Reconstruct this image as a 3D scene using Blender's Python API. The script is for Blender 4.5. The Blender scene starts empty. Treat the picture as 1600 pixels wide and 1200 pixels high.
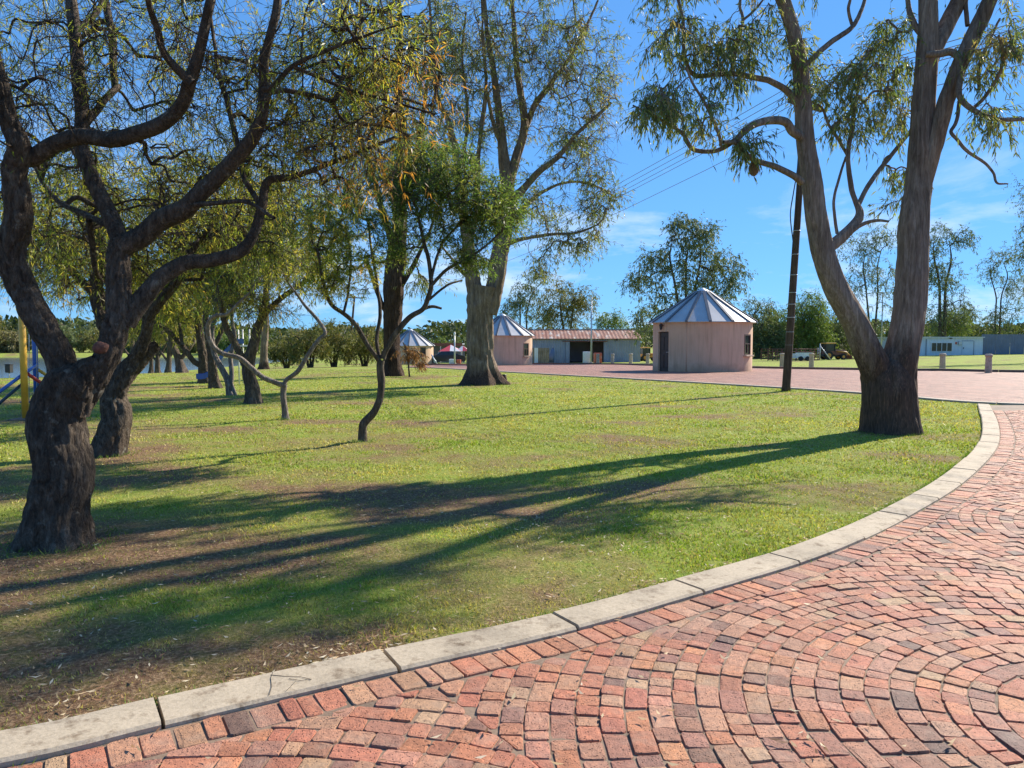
import bpy, math, random
import numpy as np
from mathutils import Vector

SC = bpy.context.scene
COL = SC.collection
random.seed(7)
RNG = np.random.default_rng(11)

# ------------------------------------------------------------------ camera, sky, sun, exposure
F_PX, CX, CY, HOR = 1180.0, 800.0, 600.0, 532.0
CAM_H = 1.55
PITCH = math.atan((CY - HOR) / F_PX)
cam_d = bpy.data.cameras.new('camera'); cam = bpy.data.objects.new('camera', cam_d); COL.objects.link(cam)
cam_d.sensor_width = 36.0; cam_d.lens = F_PX / 1600.0 * 36.0
cam_d.clip_start = 0.05; cam_d.clip_end = 3000
cam.location = (0, 0, CAM_H); cam.rotation_euler = (math.pi / 2 - PITCH, 0, 0)
SC.camera = cam
SUN_AZ = math.radians(50.0); SUN_EL = math.radians(34.0)
world = bpy.data.worlds.new('World'); SC.world = world; world.use_nodes = True
wn = world.node_tree.nodes; wl = world.node_tree.links
wn.clear()
w_out = wn.new('ShaderNodeOutputWorld'); w_bg = wn.new('ShaderNodeBackground'); w_sky = wn.new('ShaderNodeTexSky')
w_sky.sky_type = 'NISHITA'; w_sky.sun_disc = False
w_sky.sun_elevation = SUN_EL; w_sky.sun_rotation = SUN_AZ
w_sky.altitude = 1300; w_sky.air_density = 1.0; w_sky.dust_density = 0.0; w_sky.ozone_density = 3.0
w_bg.inputs['Strength'].default_value = 0.105
w_hs = wn.new('ShaderNodeHueSaturation'); w_hs.inputs['Saturation'].default_value = 1.0; w_hs.inputs['Value'].default_value = 1.0
w_ti = wn.new('ShaderNodeMix'); w_ti.data_type = 'RGBA'; w_ti.blend_type = 'MULTIPLY'; w_ti.inputs[0].default_value = 1.0; w_ti.inputs[7].default_value = (0.60, 1.33, 2.32, 1)
w_ga = wn.new('ShaderNodeGamma'); w_ga.inputs[1].default_value = 0.46; wl.new(w_sky.outputs[0], w_ga.inputs[0])
wl.new(w_ga.outputs[0], w_ti.inputs[6]); wl.new(w_ti.outputs[2], w_hs.inputs['Color'])
# thin wisps of cloud low over the horizon
w_tc = wn.new('ShaderNodeTexCoord'); w_sep = wn.new('ShaderNodeSeparateXYZ'); wl.new(w_tc.outputs['Generated'], w_sep.inputs[0])
w_map = wn.new('ShaderNodeMapping'); w_map.inputs['Scale'].default_value = (1.0, 1.0, 3.6); w_map.inputs['Location'].default_value = (0.35, 0.1, 0.2)
wl.new(w_tc.outputs['Generated'], w_map.inputs[0])
w_no = wn.new('ShaderNodeTexNoise'); w_no.inputs['Scale'].default_value = 4.2; w_no.inputs['Detail'].default_value = 9; w_no.inputs['Roughness'].default_value = 0.62; w_no.inputs['Distortion'].default_value = 0.3
wl.new(w_map.outputs[0], w_no.inputs['Vector'])
w_r1 = wn.new('ShaderNodeMapRange'); w_r1.inputs[1].default_value = 0.50; w_r1.inputs[2].default_value = 0.70; wl.new(w_no.outputs[0], w_r1.inputs[0])
w_r2 = wn.new('ShaderNodeMapRange'); w_r2.inputs[1].default_value = 0.30; w_r2.inputs[2].default_value = 0.04; wl.new(w_sep.outputs['Z'], w_r2.inputs[0])
w_mu = wn.new('ShaderNodeMath'); w_mu.operation = 'MULTIPLY'; wl.new(w_r1.outputs[0], w_mu.inputs[0]); wl.new(w_r2.outputs[0], w_mu.inputs[1])
w_mix = wn.new('ShaderNodeMix'); w_mix.data_type = 'RGBA'; wl.new(w_mu.outputs[0], w_mix.inputs[0])
wl.new(w_hs.outputs[0], w_mix.inputs[6]); w_mix.inputs[7].default_value = (4.4, 5.2, 6.0, 1)
wl.new(w_mix.outputs[2], w_bg.inputs['Color']); wl.new(w_bg.outputs[0], w_out.inputs[0])

sun_d = bpy.data.lights.new('sun', 'SUN'); sun = bpy.data.objects.new('sun', sun_d); COL.objects.link(sun)
sun_d.energy = 5.0; sun_d.angle = math.radians(0.5); sun_d.color = (1.0, 0.915, 0.77)
SDIR = Vector((math.sin(SUN_AZ) * math.cos(SUN_EL), math.cos(SUN_AZ) * math.cos(SUN_EL), math.sin(SUN_EL)))
sun.rotation_euler = SDIR.to_track_quat('Z', 'Y').to_euler(); sun.location = (20, 20, 30)
SC.view_settings.view_transform = 'Standard'; SC.view_settings.look = 'None'
SC.view_settings.exposure = 0.9; SC.view_settings.gamma = 1.0; SC.view_settings.use_curve_mapping = False
SC.cycles.max_bounces = 6; SC.cycles.transparent_max_bounces = 8
SC.cycles.use_adaptive_sampling = True

# ------------------------------------------------------------------ helpers: noise, projection, terrain
_T = RNG.random((256, 256)).astype(np.float64)
def vnoise(x, y):
    x = np.asarray(x, float); y = np.asarray(y, float)
    xi = np.floor(x).astype(int); yi = np.floor(y).astype(int); fx = x - xi; fy = y - yi
    fx = fx * fx * (3 - 2 * fx); fy = fy * fy * (3 - 2 * fy)
    a = _T[xi & 255, yi & 255]; b = _T[(xi + 1) & 255, yi & 255]; c = _T[xi & 255, (yi + 1) & 255]; d = _T[(xi + 1) & 255, (yi + 1) & 255]
    return (a * (1 - fx) + b * fx) * (1 - fy) + (c * (1 - fx) + d * fx) * fy
def fbm(x, y, o=4):
    s = 0; a = 0.5; t = 0
    for i in range(o):
        s = s + a * vnoise(np.asarray(x) * 2 ** i + 17.3 * i, np.asarray(y) * 2 ** i + 5.1 * i); t += a; a *= 0.5
    return s / t
def sstep(a, b, x):
    t = np.clip((np.asarray(x, float) - a) / (b - a), 0, 1); return t * t * (3 - 2 * t)
def terrain(x, y):
    x = np.asarray(x, float); y = np.asarray(y, float)
    s = np.logaddexp(0, (y - 36.0) / 3.0) * 3.0
    k = np.clip(1 - 0.012 * x, 0.12, 2.0)
    z = -0.020 * s * k
    l = np.logaddexp(0, (-x - 16.0) / 2.0) * 2.0
    z = z - 0.03 * l * sstep(-10, 22, y)
    lim = -2.4 + 1.0 * sstep(-45, -30, x)
    z = np.maximum(z, lim)
    z = z + (-1.0 - z) * sstep(132, 150, y) * sstep(-20, -40, x)
    return z
def ray(px, py):
    u = (px - CX) / F_PX; v = -(py - CY) / F_PX
    c, s = math.cos(PITCH), math.sin(PITCH)
    return (u, c + v * s, v * c - s)
def P(px, py, d):
    r = ray(px, py); t = d / r[1]
    return np.array((r[0] * t, d, CAM_H + r[2] * t))
def G(px, py):
    r = ray(px, py); t = 2.0
    lo, hi = 0.5, 0.5
    while hi < 400:
        hi = lo * 1.02 + 0.02
        if CAM_H + r[2] * hi < terrain(r[0] * hi, r[1] * hi): break
        lo = hi
    for _ in range(30):
        m = 0.5 * (lo + hi)
        if CAM_H + r[2] * m < terrain(r[0] * m, r[1] * m): hi = m
        else: lo = m
    return np.array((r[0] * lo, r[1] * lo, CAM_H + r[2] * lo))

# ------------------------------------------------------------------ helpers: meshes and objects
def link(name, me, mat=None, parent=None):
    o = bpy.data.objects.new(name, me); COL.objects.link(o)
    if mat is not None and me is not None and not me.materials: me.materials.append(mat)
    if parent is not None: o.parent = parent
    return o
def tag(o, label=None, cat=None, group=None, kind=None):
    if label: o['label'] = label
    if cat: o['category'] = cat
    if group: o['group'] = group
    if kind: o['kind'] = kind
    return o
def empty(name, loc, label, cat, group=None, rz=0.0):
    o = bpy.data.objects.new(name, None); COL.objects.link(o); o.location = tuple(loc); o.rotation_euler = (0, 0, rz)
    o.empty_display_size = 0.2
    return tag(o, label, cat, group)
def np_mesh(name, V, F, cols=None, smooth=False):
    """V (n,3); F (m,k) all of one size"""
    V = np.ascontiguousarray(V, dtype=np.float32); F = np.ascontiguousarray(F, dtype=np.int32)
    me = bpy.data.meshes.new(name); n, k = F.shape
    me.vertices.add(len(V)); me.vertices.foreach_set('co', V.ravel())
    me.loops.add(n * k); me.loops.foreach_set('vertex_index', F.ravel())
    me.polygons.add(n); me.polygons.foreach_set('loop_start', np.arange(0, n * k, k, dtype=np.int32))
    me.polygons.foreach_set('loop_total', np.full(n, k, dtype=np.int32))
    if smooth: me.polygons.foreach_set('use_smooth', np.ones(n, dtype=bool))
    me.update(calc_edges=True)
    if cols is not None: put_col(me, cols)
    return me
def put_col(me, cols, name='tone'):
    cols = np.asarray(cols, dtype=np.float32)
    if cols.shape[1] == 3: cols = np.concatenate([cols, np.ones((len(cols), 1), np.float32)], 1)
    a = me.color_attributes.new(name, 'FLOAT_COLOR', 'POINT'); a.data.foreach_set('color', np.ascontiguousarray(cols).ravel())

class MB:
    """gathers simple shapes into one mesh"""
    def __init__(s): s.v = []; s.f = []; s.sm = []
    def add(s, vs, fs, smooth=False):
        b = len(s.v); s.v += [tuple(map(float, q)) for q in vs]; s.f += [tuple(i + b for i in f) for f in fs]; s.sm += [smooth] * len(fs); return s
    def box(s, c, d, rz=0.0, rx=0.0, bev=0.0):
        x, y, z = [q / 2 for q in d]
        if bev <= 0:
            vs = [(-x,-y,-z),(x,-y,-z),(x,y,-z),(-x,y,-z),(-x,-y,z),(x,-y,z),(x,y,z),(-x,y,z)]
            fs = [(3,2,1,0),(4,5,6,7),(0,1,5,4),(1,2,6,5),(2,3,7,6),(3,0,4,7)]
        else:
            b = min(bev, x * .9, y * .9, z * .9)
            def ring(ix, zz): return [(-x+ix,-y+ix+0,zz),(x-ix,-y+ix,zz),(x-ix,y-ix,zz),(-x+ix,y-ix,zz)]
            vs = ring(b, -z) + ring(0, -z + b) + ring(0, z - b) + ring(b, z)
            fs = [(3,2,1,0),(12,13,14,15)]
            for k in range(3):
                for i in range(4): fs.append((k*4+i, k*4+(i+1)%4, k*4+4+(i+1)%4, k*4+4+i))
        cr, sr = math.cos(rx), math.sin(rx); cz, sz = math.cos(rz), math.sin(rz); out = []
        for (a, b_, e) in vs:
            b2 = b_*cr - e*sr; e2 = b_*sr + e*cr
            out.append((c[0] + a*cz - b2*sz, c[1] + a*sz + b2*cz, c[2] + e2))
        return s.add(out, fs)
    def tube(s, pts, rad, n=8, cap=True, smooth=True):
        pts = [Vector(p) for p in pts]
        if not hasattr(rad, '__len__'): rad = [rad] * len(pts)
        V, F = tube_np(np.array([tuple(p) for p in pts]), np.array(rad, float), n)
        b = len(s.v); s.add(V, [tuple(f) for f in F], smooth)
        if cap:
            s.f.append(tuple(b + i for i in reversed(range(n)))); s.sm.append(False)
            e = b + (len(pts) - 1) * n; s.f.append(tuple(e + i for i in range(n))); s.sm.append(False)
        return s
    def prism(s, poly, y0, y1, axis='y'):
        n = len(poly)
        if axis == 'y': vs = [(a, y0, b) for a, b in poly] + [(a, y1, b) for a, b in poly]
        elif axis == 'x': vs = [(y0, a, b) for a, b in poly] + [(y1, a, b) for a, b in poly]
        else: vs = [(a, b, y0) for a, b in poly] + [(a, b, y1) for a, b in poly]
        fs = [tuple(range(n)), tuple(reversed(range(n, 2 * n)))] + [(i, i + n, (i + 1) % n + n, (i + 1) % n) for i in range(n)]
        return s.add(vs, fs)
    def lathe(s, prof, n=16, c=(0, 0, 0), smooth=True):
        vs = []; fs = []
        for r, z in prof:
            for i in range(n):
                a = 2 * math.pi * i / n; vs.append((c[0] + r * math.cos(a), c[1] + r * math.sin(a), c[2] + z))
        for k in range(len(prof) - 1):
            for i in range(n): fs.append((k*n+i, k*n+(i+1)%n, k*n+n+(i+1)%n, k*n+n+i))
        return s.add(vs, fs, smooth)
    def build(s, name, mat, parent=None, fix=True):
        me = bpy.data.meshes.new(name); me.from_pydata(s.v, [], s.f); me.update()
        me.polygons.foreach_set('use_smooth', s.sm)
        if fix:
            import bmesh
            bm = bmesh.new(); bm.from_mesh(me); bmesh.ops.recalc_face_normals(bm, faces=bm.faces); bm.to_mesh(me); bm.free()
        return link(name, me, mat, parent)

def tube_np(pts, rad, n, ang_off=0.0, disp=None):
    m = len(pts)
    tan = np.gradient(pts, axis=0); tan /= np.linalg.norm(tan, axis=1)[:, None] + 1e-9
    ref = np.array([1.0, 0, 0]) if abs(tan[0][0]) < 0.8 else np.array([0, 1.0, 0])
    N = np.zeros((m, 3)); u = ref - tan[0] * ref.dot(tan[0]); N[0] = u / np.linalg.norm(u)
    for i in range(1, m):
        u = N[i-1] - tan[i] * N[i-1].dot(tan[i]); N[i] = u / (np.linalg.norm(u) + 1e-9)
    B = np.cross(tan, N)
    a = np.arange(n) * 2 * math.pi / n + ang_off
    ca, sa = np.cos(a), np.sin(a)
    R = rad[:, None] * (np.ones((m, n)) if disp is None else disp(pts, a))
    V = pts[:, None, :] + R[:, :, None] * (ca[None, :, None] * N[:, None, :] + sa[None, :, None] * B[:, None, :])
    i = np.arange(m - 1)[:, None] * n; j = np.arange(n)[None, :]; j2 = (j + 1) % n
    F = np.stack([i + j, i + j2, i + n + j2, i + n + j], -1).reshape(-1, 4)
    return V.reshape(-1, 3), F

def spline(pts, step):
    """Catmull-Rom through rows of pts (any width), spaced about step (in the first three columns)"""
    pts = np.asarray(pts, float)
    if len(pts) < 3:
        k = max(2, int(np.linalg.norm(pts[1, :3] - pts[0, :3]) / step) + 1)
        return pts[0] + (pts[1] - pts[0]) * np.linspace(0, 1, k)[:, None]
    q = np.vstack([2 * pts[0] - pts[1], pts, 2 * pts[-1] - pts[-2]]); out = []
    for i in range(1, len(q) - 2):
        p0, p1, p2, p3 = q[i-1], q[i], q[i+1], q[i+2]
        k = max(2, int(np.linalg.norm(p2[:3] - p1[:3]) / step) + 1)
        t = np.linspace(0, 1, k, endpoint=False)[:, None]
        out.append(0.5 * (2*p1 + (p2-p0)*t + (2*p0-5*p1+4*p2-p3)*t*t + (3*p1-p0-3*p2+p3)*t**3))
    out.append(pts[-1:]); return np.vstack(out)

# ------------------------------------------------------------------ materials
def new_mat(name):
    m = bpy.data.materials.new(name); m.use_nodes = True; nt = m.node_tree; nt.nodes.clear()
    o = nt.nodes.new('ShaderNodeOutputMaterial'); b = nt.nodes.new('ShaderNodeBsdfPrincipled'); nt.links.new(b.outputs[0], o.inputs[0])
    return m, nt, b, o
def nd(nt, t, **kw):
    n = nt.nodes.new(t)
    for k, v in kw.items():
        if k in n.inputs: n.inputs[k].default_value = v
        else: setattr(n, k, v)
    return n
def ramp(nt, src, stops):
    r = nt.nodes.new('ShaderNodeValToRGB'); e = r.color_ramp.elements
    while len(e) < len(stops): e.new(0.5)
    for i, (p, c) in enumerate(stops): e[i].position = p; e[i].color = (*c, 1)
    nt.links.new(src, r.inputs[0]); return r.outputs[0]
def mixc(nt, fac, a, b, mode='MIX'):
    m = nt.nodes.new('ShaderNodeMix'); m.data_type = 'RGBA'; m.blend_type = mode
    for s, i in ((fac, 0), (a, 6), (b, 7)):
        if hasattr(s, 'links') or hasattr(s, 'is_linked'): nt.links.new(s, m.inputs[i])
        elif i == 0: m.inputs[0].default_value = s
        else: m.inputs[i].default_value = (*s, 1)
    return m.outputs[2]
def pos(nt, scale=(1, 1, 1), obj=False):
    if obj: s = nt.nodes.new('ShaderNodeTexCoord').outputs['Object']
    else: s = nt.nodes.new('ShaderNodeNewGeometry').outputs['Position']
    mp = nt.nodes.new('ShaderNodeMapping'); mp.inputs['Scale'].default_value = scale; nt.links.new(s, mp.inputs[0]); return mp.outputs[0]
def noise(nt, vec, scale, detail=5, rough=0.55, dist=0.0):
    n = nd(nt, 'ShaderNodeTexNoise', Scale=scale, Detail=detail, Roughness=rough, Distortion=dist); nt.links.new(vec, n.inputs['Vector']); return n.outputs[0]
def bump(nt, h, b, strength=0.4, dist=0.02):
    n = nd(nt, 'ShaderNodeBump', Strength=strength, Distance=dist); nt.links.new(h, n.inputs['Height']); nt.links.new(n.outputs[0], b.inputs['Normal'])

def plain(name, col, rough=0.6, metal=0.0, var=0.25, scale=6.0, bmp=0.1):
    m, nt, b, o = new_mat(name); p = pos(nt); f = noise(nt, p, scale, 6, 0.6)
    lo = tuple(c * (1 - var) for c in col); hi = tuple(min(1, c * (1 + var)) for c in col)
    nt.links.new(ramp(nt, f, [(0.3, lo), (0.7, hi)]), b.inputs['Base Color'])
    b.inputs['Roughness'].default_value = rough; b.inputs['Metallic'].default_value = metal
    if bmp: bump(nt, noise(nt, p, scale * 9, 3), b, bmp, 0.01)
    return m
def mat_ground():
    m, nt, b, o = new_mat('lawn_ground'); p = pos(nt)
    at = nd(nt, 'ShaderNodeAttribute', attribute_name='tone'); sp = nt.nodes.new('ShaderNodeSeparateColor'); nt.links.new(at.outputs['Color'], sp.inputs[0])
    n1 = noise(nt, p, 3.0, 8, 0.68); n2 = noise(nt, p, 46.0, 6, 0.72); n3 = noise(nt, p, 0.55, 4, 0.5)
    add = nd(nt, 'ShaderNodeMath', operation='MULTIPLY_ADD'); nt.links.new(n1, add.inputs[0]); add.inputs[1].default_value = 0.9; nt.links.new(sp.outputs[0], add.inputs[2])
    add2 = nd(nt, 'ShaderNodeMath', operation='MULTIPLY_ADD'); nt.links.new(n2, add2.inputs[0]); add2.inputs[1].default_value = 0.45; nt.links.new(add.outputs[0], add2.inputs[2])
    mr = nd(nt, 'ShaderNodeMapRange'); mr.inputs[1].default_value = 0.85; mr.inputs[2].default_value = 1.5; nt.links.new(add2.outputs[0], mr.inputs[0])
    green = ramp(nt, n2, [(0.32, (0.05, 0.075, 0.014)), (0.5, (0.20, 0.265, 0.035)), (0.68, (0.40, 0.37, 0.11))])
    green = mixc(nt, n3, green, ramp(nt, n1, [(0.35, (0.18, 0.29, 0.025)), (0.68, (0.42, 0.39, 0.11))]))
    soil = ramp(nt, n2, [(0.32, (0.055, 0.028, 0.016)), (0.5, (0.19, 0.11, 0.062)), (0.68, (0.42, 0.30, 0.17))])
    nt.links.new(mixc(nt, mr.outputs[0], green, soil), b.inputs['Base Color'])
    b.inputs['Roughness'].default_value = 0.95; b.inputs['Specular IOR Level'].default_value = 0.15
    bump(nt, n2, b, 0.9, 0.03); return m
def mat_brick():
    m, nt, b, o = new_mat('paving_brick'); p = pos(nt)
    at = nd(nt, 'ShaderNodeAttribute', attribute_name='tone')
    n1 = noise(nt, p, 34, 8, 0.78); n2 = noise(nt, p, 150, 3, 0.6); n3 = noise(nt, p, 8, 4, 0.6)
    c = mixc(nt, 1.0, at.outputs['Color'], ramp(nt, n1, [(0.28, (0.5, 0.46, 0.44)), (0.5, (1, 1, 1)), (0.72, (1.4, 1.28, 1.12))]), 'MULTIPLY')
    vo = nd(nt, 'ShaderNodeTexVoronoi', Scale=75.0); nt.links.new(p, vo.inputs['Vector'])
    pit = nd(nt, 'ShaderNodeMapRange'); pit.inputs[1].default_value = 0.12; pit.inputs[2].default_value = 0.26; nt.links.new(vo.outputs[0], pit.inputs[0])
    gate = nd(nt, 'ShaderNodeMapRange'); gate.inputs[1].default_value = 0.52; gate.inputs[2].default_value = 0.6; nt.links.new(n3, gate.inputs[0])
    mx = nd(nt, 'ShaderNodeMath', operation='MAXIMUM'); nt.links.new(pit.outputs[0], mx.inputs[0]); nt.links.new(gate.outputs[0], mx.inputs[1])
    c = mixc(nt, mx.outputs[0], mixc(nt, 0.72, c, (0.045, 0.028, 0.02)), c)
    dust = nd(nt, 'ShaderNodeMapRange'); dust.inputs[1].default_value = 0.52; dust.inputs[2].default_value = 0.78; dust.inputs[4].default_value = 0.4; nt.links.new(n3, dust.inputs[0])
    c = mixc(nt, dust.outputs[0], c, (0.40, 0.31, 0.23))
    nt.links.new(c, b.inputs['Base Color']); b.inputs['Roughness'].default_value = 0.68; b.inputs['Specular IOR Level'].default_value = 0.36
    h = nd(nt, 'ShaderNodeMath', operation='MULTIPLY_ADD'); nt.links.new(n2, h.inputs[0]); h.inputs[1].default_value = 0.4; nt.links.new(mx.outputs[0], h.inputs[2])
    h2 = nd(nt, 'ShaderNodeMath', operation='ADD'); nt.links.new(h.outputs[0], h2.inputs[0]); nt.links.new(n1, h2.inputs[1])
    bump(nt, h2.outputs[0], b, 0.9, 0.009); return m
def mat_far_brick():
    m, nt, b, o = new_mat('far_brick_paving'); p = pos(nt)
    br = nd(nt, 'ShaderNodeTexBrick', Scale=1.0); br.inputs['Brick Width'].default_value = 0.22; br.inputs['Row Height'].default_value = 0.115; br.inputs['Mortar Size'].default_value = 0.006
    br.inputs['Color1'].default_value = (0.25, 0.11, 0.083, 1); br.inputs['Color2'].default_value = (0.33, 0.18, 0.138, 1); br.inputs['Mortar'].default_value = (0.16, 0.11, 0.085, 1)
    w = noise(nt, p, 0.5, 3); vm = nd(nt, 'ShaderNodeVectorMath', operation='ADD'); nt.links.new(p, vm.inputs[0]); nt.links.new(w, vm.inputs[1]); nt.links.new(vm.outputs[0], br.inputs['Vector'])
    n1 = noise(nt, pos(nt, (1, 0.6, 1)), 1.6, 8, 0.75); n2 = noise(nt, p, 9.0, 6, 0.75)
    c = mixc(nt, 1.0, br.outputs['Color'], ramp(nt, n1, [(0.32, (0.55, 0.50, 0.49)), (0.5, (1, 1, 1)), (0.66, (1.3, 1.2, 1.1))]), 'MULTIPLY')
    c = mixc(nt, 1.0, c, ramp(nt, n2, [(0.3, (0.62, 0.6, 0.6)), (0.5, (1, 1, 1)), (0.7, (1.35, 1.2, 1.1))]), 'MULTIPLY')
    nt.links.new(c, b.inputs['Base Color']); b.inputs['Roughness'].default_value = 0.7; b.inputs['Specular IOR Level'].default_value = 0.35
    bump(nt, n2, b, 0.9, 0.05); return m
def mat_concrete(name, col, dark=0.7):
    m, nt, b, o = new_mat(name); p = pos(nt)
    n1 = noise(nt, p, 2.2, 8, 0.65); n2 = noise(nt, p, 60, 4, 0.7); n3 = noise(nt, p, 9, 6, 0.7)
    c = ramp(nt, n1, [(0.32, tuple(q * dark for q in col)), (0.5, col), (0.72, tuple(min(1, q * 1.15) for q in col))])
    c = mixc(nt, 1.0, c, ramp(nt, n2, [(0.3, (0.78, 0.77, 0.75)), (0.6, (1.06, 1.06, 1.06))]), 'MULTIPLY')
    c = mixc(nt, 1.0, c, ramp(nt, n3, [(0.31, (0.42, 0.36, 0.30)), (0.46, (1, 1, 1))]), 'MULTIPLY')
    nt.links.new(c, b.inputs['Base Color']); b.inputs['Roughness'].default_value = 0.85; bump(nt, n2, b, 0.35, 0.006); return m
def mat_plaster():
    m, nt, b, o = new_mat('salmon_plaster'); p = pos(nt); pst = pos(nt, (3.0, 3.0, .25)); po = pos(nt, obj=True)
    n1 = noise(nt, p, .8, 6, .6); n2 = noise(nt, p, 30, 4, .7); n3 = noise(nt, pst, 1.6, 6, .7); n4 = noise(nt, p, 2.6, 6, .65)
    c = ramp(nt, n1, [(.3, (.61, .40, .265)), (.7, (.71, .475, .32))])
    c = mixc(nt, 1.0, c, ramp(nt, n3, [(.32, (.80, .78, .76)), (.5, (1, 1, 1)), (.7, (1.06, 1.06, 1.06))]), 'MULTIPLY')
    sp = nt.nodes.new('ShaderNodeSeparateXYZ'); nt.links.new(po, sp.inputs[0]); ma = nd(nt, 'ShaderNodeMath', operation='MULTIPLY_ADD'); nt.links.new(n4, ma.inputs[0]); ma.inputs[1].default_value = -1.1; nt.links.new(sp.outputs['Z'], ma.inputs[2])
    mr = nd(nt, 'ShaderNodeMapRange'); mr.inputs[1].default_value = -.05; mr.inputs[2].default_value = -.6; mr.inputs[4].default_value = .45; nt.links.new(ma.outputs[0], mr.inputs[0])
    c = mixc(nt, mr.outputs[0], c, (.23, .13, .085))     # splashed red soil on the foot of the wall
    nt.links.new(c, b.inputs['Base Color']); b.inputs['Roughness'].default_value = .9; bump(nt, n2, b, .3, .008); return m
def mat_bark(name, c0, c1, c2, vs=(7, 7, 1.6), lichen=0.0, crack=0.9, sc=1.0, bdist=0.03, skirt=None):
    m, nt, b, o = new_mat(name); p = pos(nt, vs, obj=True); pu = pos(nt, obj=True)
    n1 = noise(nt, p, 2.6 * sc, 8, 0.68, 0.6); n2 = noise(nt, p, 9.0 * sc, 5, 0.7, 0.4); n3 = noise(nt, pu, 1.3, 5, 0.6)
    vo = nd(nt, 'ShaderNodeTexVoronoi', Scale=2.1 * sc, feature='DISTANCE_TO_EDGE'); nt.links.new(p, vo.inputs['Vector'])
    c = ramp(nt, n1, [(0.3, c0), (0.52, c1), (0.74, c2)])
    c = mixc(nt, 1.0, c, ramp(nt, n3, [(0.3, (0.66, 0.64, 0.62)), (0.65, (1.15, 1.15, 1.15))]), 'MULTIPLY')
    c = mixc(nt, 1.0, c, ramp(nt, n2, [(0.3, (0.6, 0.58, 0.56)), (0.6, (1.1, 1.1, 1.1))]), 'MULTIPLY')
    if lichen:
        n4 = noise(nt, pu, 7.5, 7, 0.7); lm = nd(nt, 'ShaderNodeMapRange'); lm.inputs[1].default_value = 0.66 - 0.06 * lichen; lm.inputs[2].default_value = 0.75 - 0.06 * lichen; nt.links.new(n4, lm.inputs[0])
        lm2 = nd(nt, 'ShaderNodeMath', operation='MULTIPLY'); nt.links.new(lm.outputs[0], lm2.inputs[0]); lm2.inputs[1].default_value = 0.75
        c = mixc(nt, lm2.outputs[0], c, (0.34, 0.33, 0.275))
    if skirt:   # darker, red-brown streaked tone mixed in towards the foot of the tree
        sp = nt.nodes.new('ShaderNodeSeparateXYZ'); nt.links.new(pu, sp.inputs[0]); n5 = noise(nt, pos(nt, (2.2, 2.2, .35), obj=True), 2.0, 5, .6)
        ma = nd(nt, 'ShaderNodeMath', operation='MULTIPLY_ADD'); nt.links.new(n5, ma.inputs[0]); ma.inputs[1].default_value = -skirt * 1.9; nt.links.new(sp.outputs['Z'], ma.inputs[2])
        sm = nd(nt, 'ShaderNodeMapRange'); sm.inputs[1].default_value = skirt * .25; sm.inputs[2].default_value = -skirt * .25; nt.links.new(ma.outputs[0], sm.inputs[0])
        c = mixc(nt, sm.outputs[0], c, ramp(nt, n2, [(0.3, (0.028, 0.019, 0.015)), (0.55, (0.095, 0.062, 0.046)), (0.72, (0.24, 0.13, 0.085))]))
    nt.links.new(c, b.inputs['Base Color']); b.inputs['Roughness'].default_value = 0.9; b.inputs['Specular IOR Level'].default_value = 0.2
    cr = nd(nt, 'ShaderNodeMapRange'); cr.inputs[2].default_value = 0.25; nt.links.new(vo.outputs[0], cr.inputs[0])
    h = nd(nt, 'ShaderNodeMath', operation='MULTIPLY_ADD'); nt.links.new(cr.outputs[0], h.inputs[0]); h.inputs[1].default_value = crack * 0.5; nt.links.new(n2, h.inputs[2])
    h2 = nd(nt, 'ShaderNodeMath', operation='ADD'); nt.links.new(h.outputs[0], h2.inputs[0]); nt.links.new(n1, h2.inputs[1])
    bump(nt, h2.outputs[0], b, 0.9, bdist); return m
def mat_leaf(name, rough=0.45, trans=0.58, spec=0.4):
    m, nt, b, o = new_mat(name)
    at = nd(nt, 'ShaderNodeAttribute', attribute_name='tone')
    nt.links.new(at.outputs['Color'], b.inputs['Base Color']); b.inputs['Roughness'].default_value = rough; b.inputs['Specular IOR Level'].default_value = spec
    t = nt.nodes.new('ShaderNodeBsdfTranslucent'); nt.links.new(mixc(nt, 1.0, at.outputs['Color'], (1.6, 1.5, 0.7), 'MULTIPLY'), t.inputs[0])
    mx = nt.nodes.new('ShaderNodeMixShader'); mx.inputs[0].default_value = trans
    nt.links.new(b.outputs[0], mx.inputs[1]); nt.links.new(t.outputs[0], mx.inputs[2]); nt.links.new(mx.outputs[0], o.inputs[0]); return m
def mat_rust():
    m, nt, b, o = new_mat('rusty_roof_iron'); p = pos(nt, (1, 1, 1)); ps = pos(nt, (2.2, 0.5, 0.5))
    n1 = noise(nt, ps, 0.9, 8, 0.7); n2 = noise(nt, p, 5, 5, 0.6)
    c = ramp(nt, n1, [(0.38, (0.42, 0.38, 0.35)), (0.46, (0.30, 0.155, 0.11)), (0.6, (0.22, 0.075, 0.045)), (0.75, (0.32, 0.14, 0.08))])
    nt.links.new(mixc(nt, 1.0, c, ramp(nt, n2, [(0.3, (0.7, 0.7, 0.7)), (0.7, (1.2, 1.2, 1.2))]), 'MULTIPLY'), b.inputs['Base Color']); b.inputs['Roughness'].default_value = 0.75; return m
def mat_glass(name, col=(0.02, 0.025, 0.03)):
    m, nt, b, o = new_mat(name); p = pos(nt); n = noise(nt, p, 3, 2)
    nt.links.new(ramp(nt, n, [(0.3, col), (0.7, tuple(c * 1.6 for c in col))]), b.inputs['Base Color']); b.inputs['Roughness'].default_value = 0.08; return m
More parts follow.
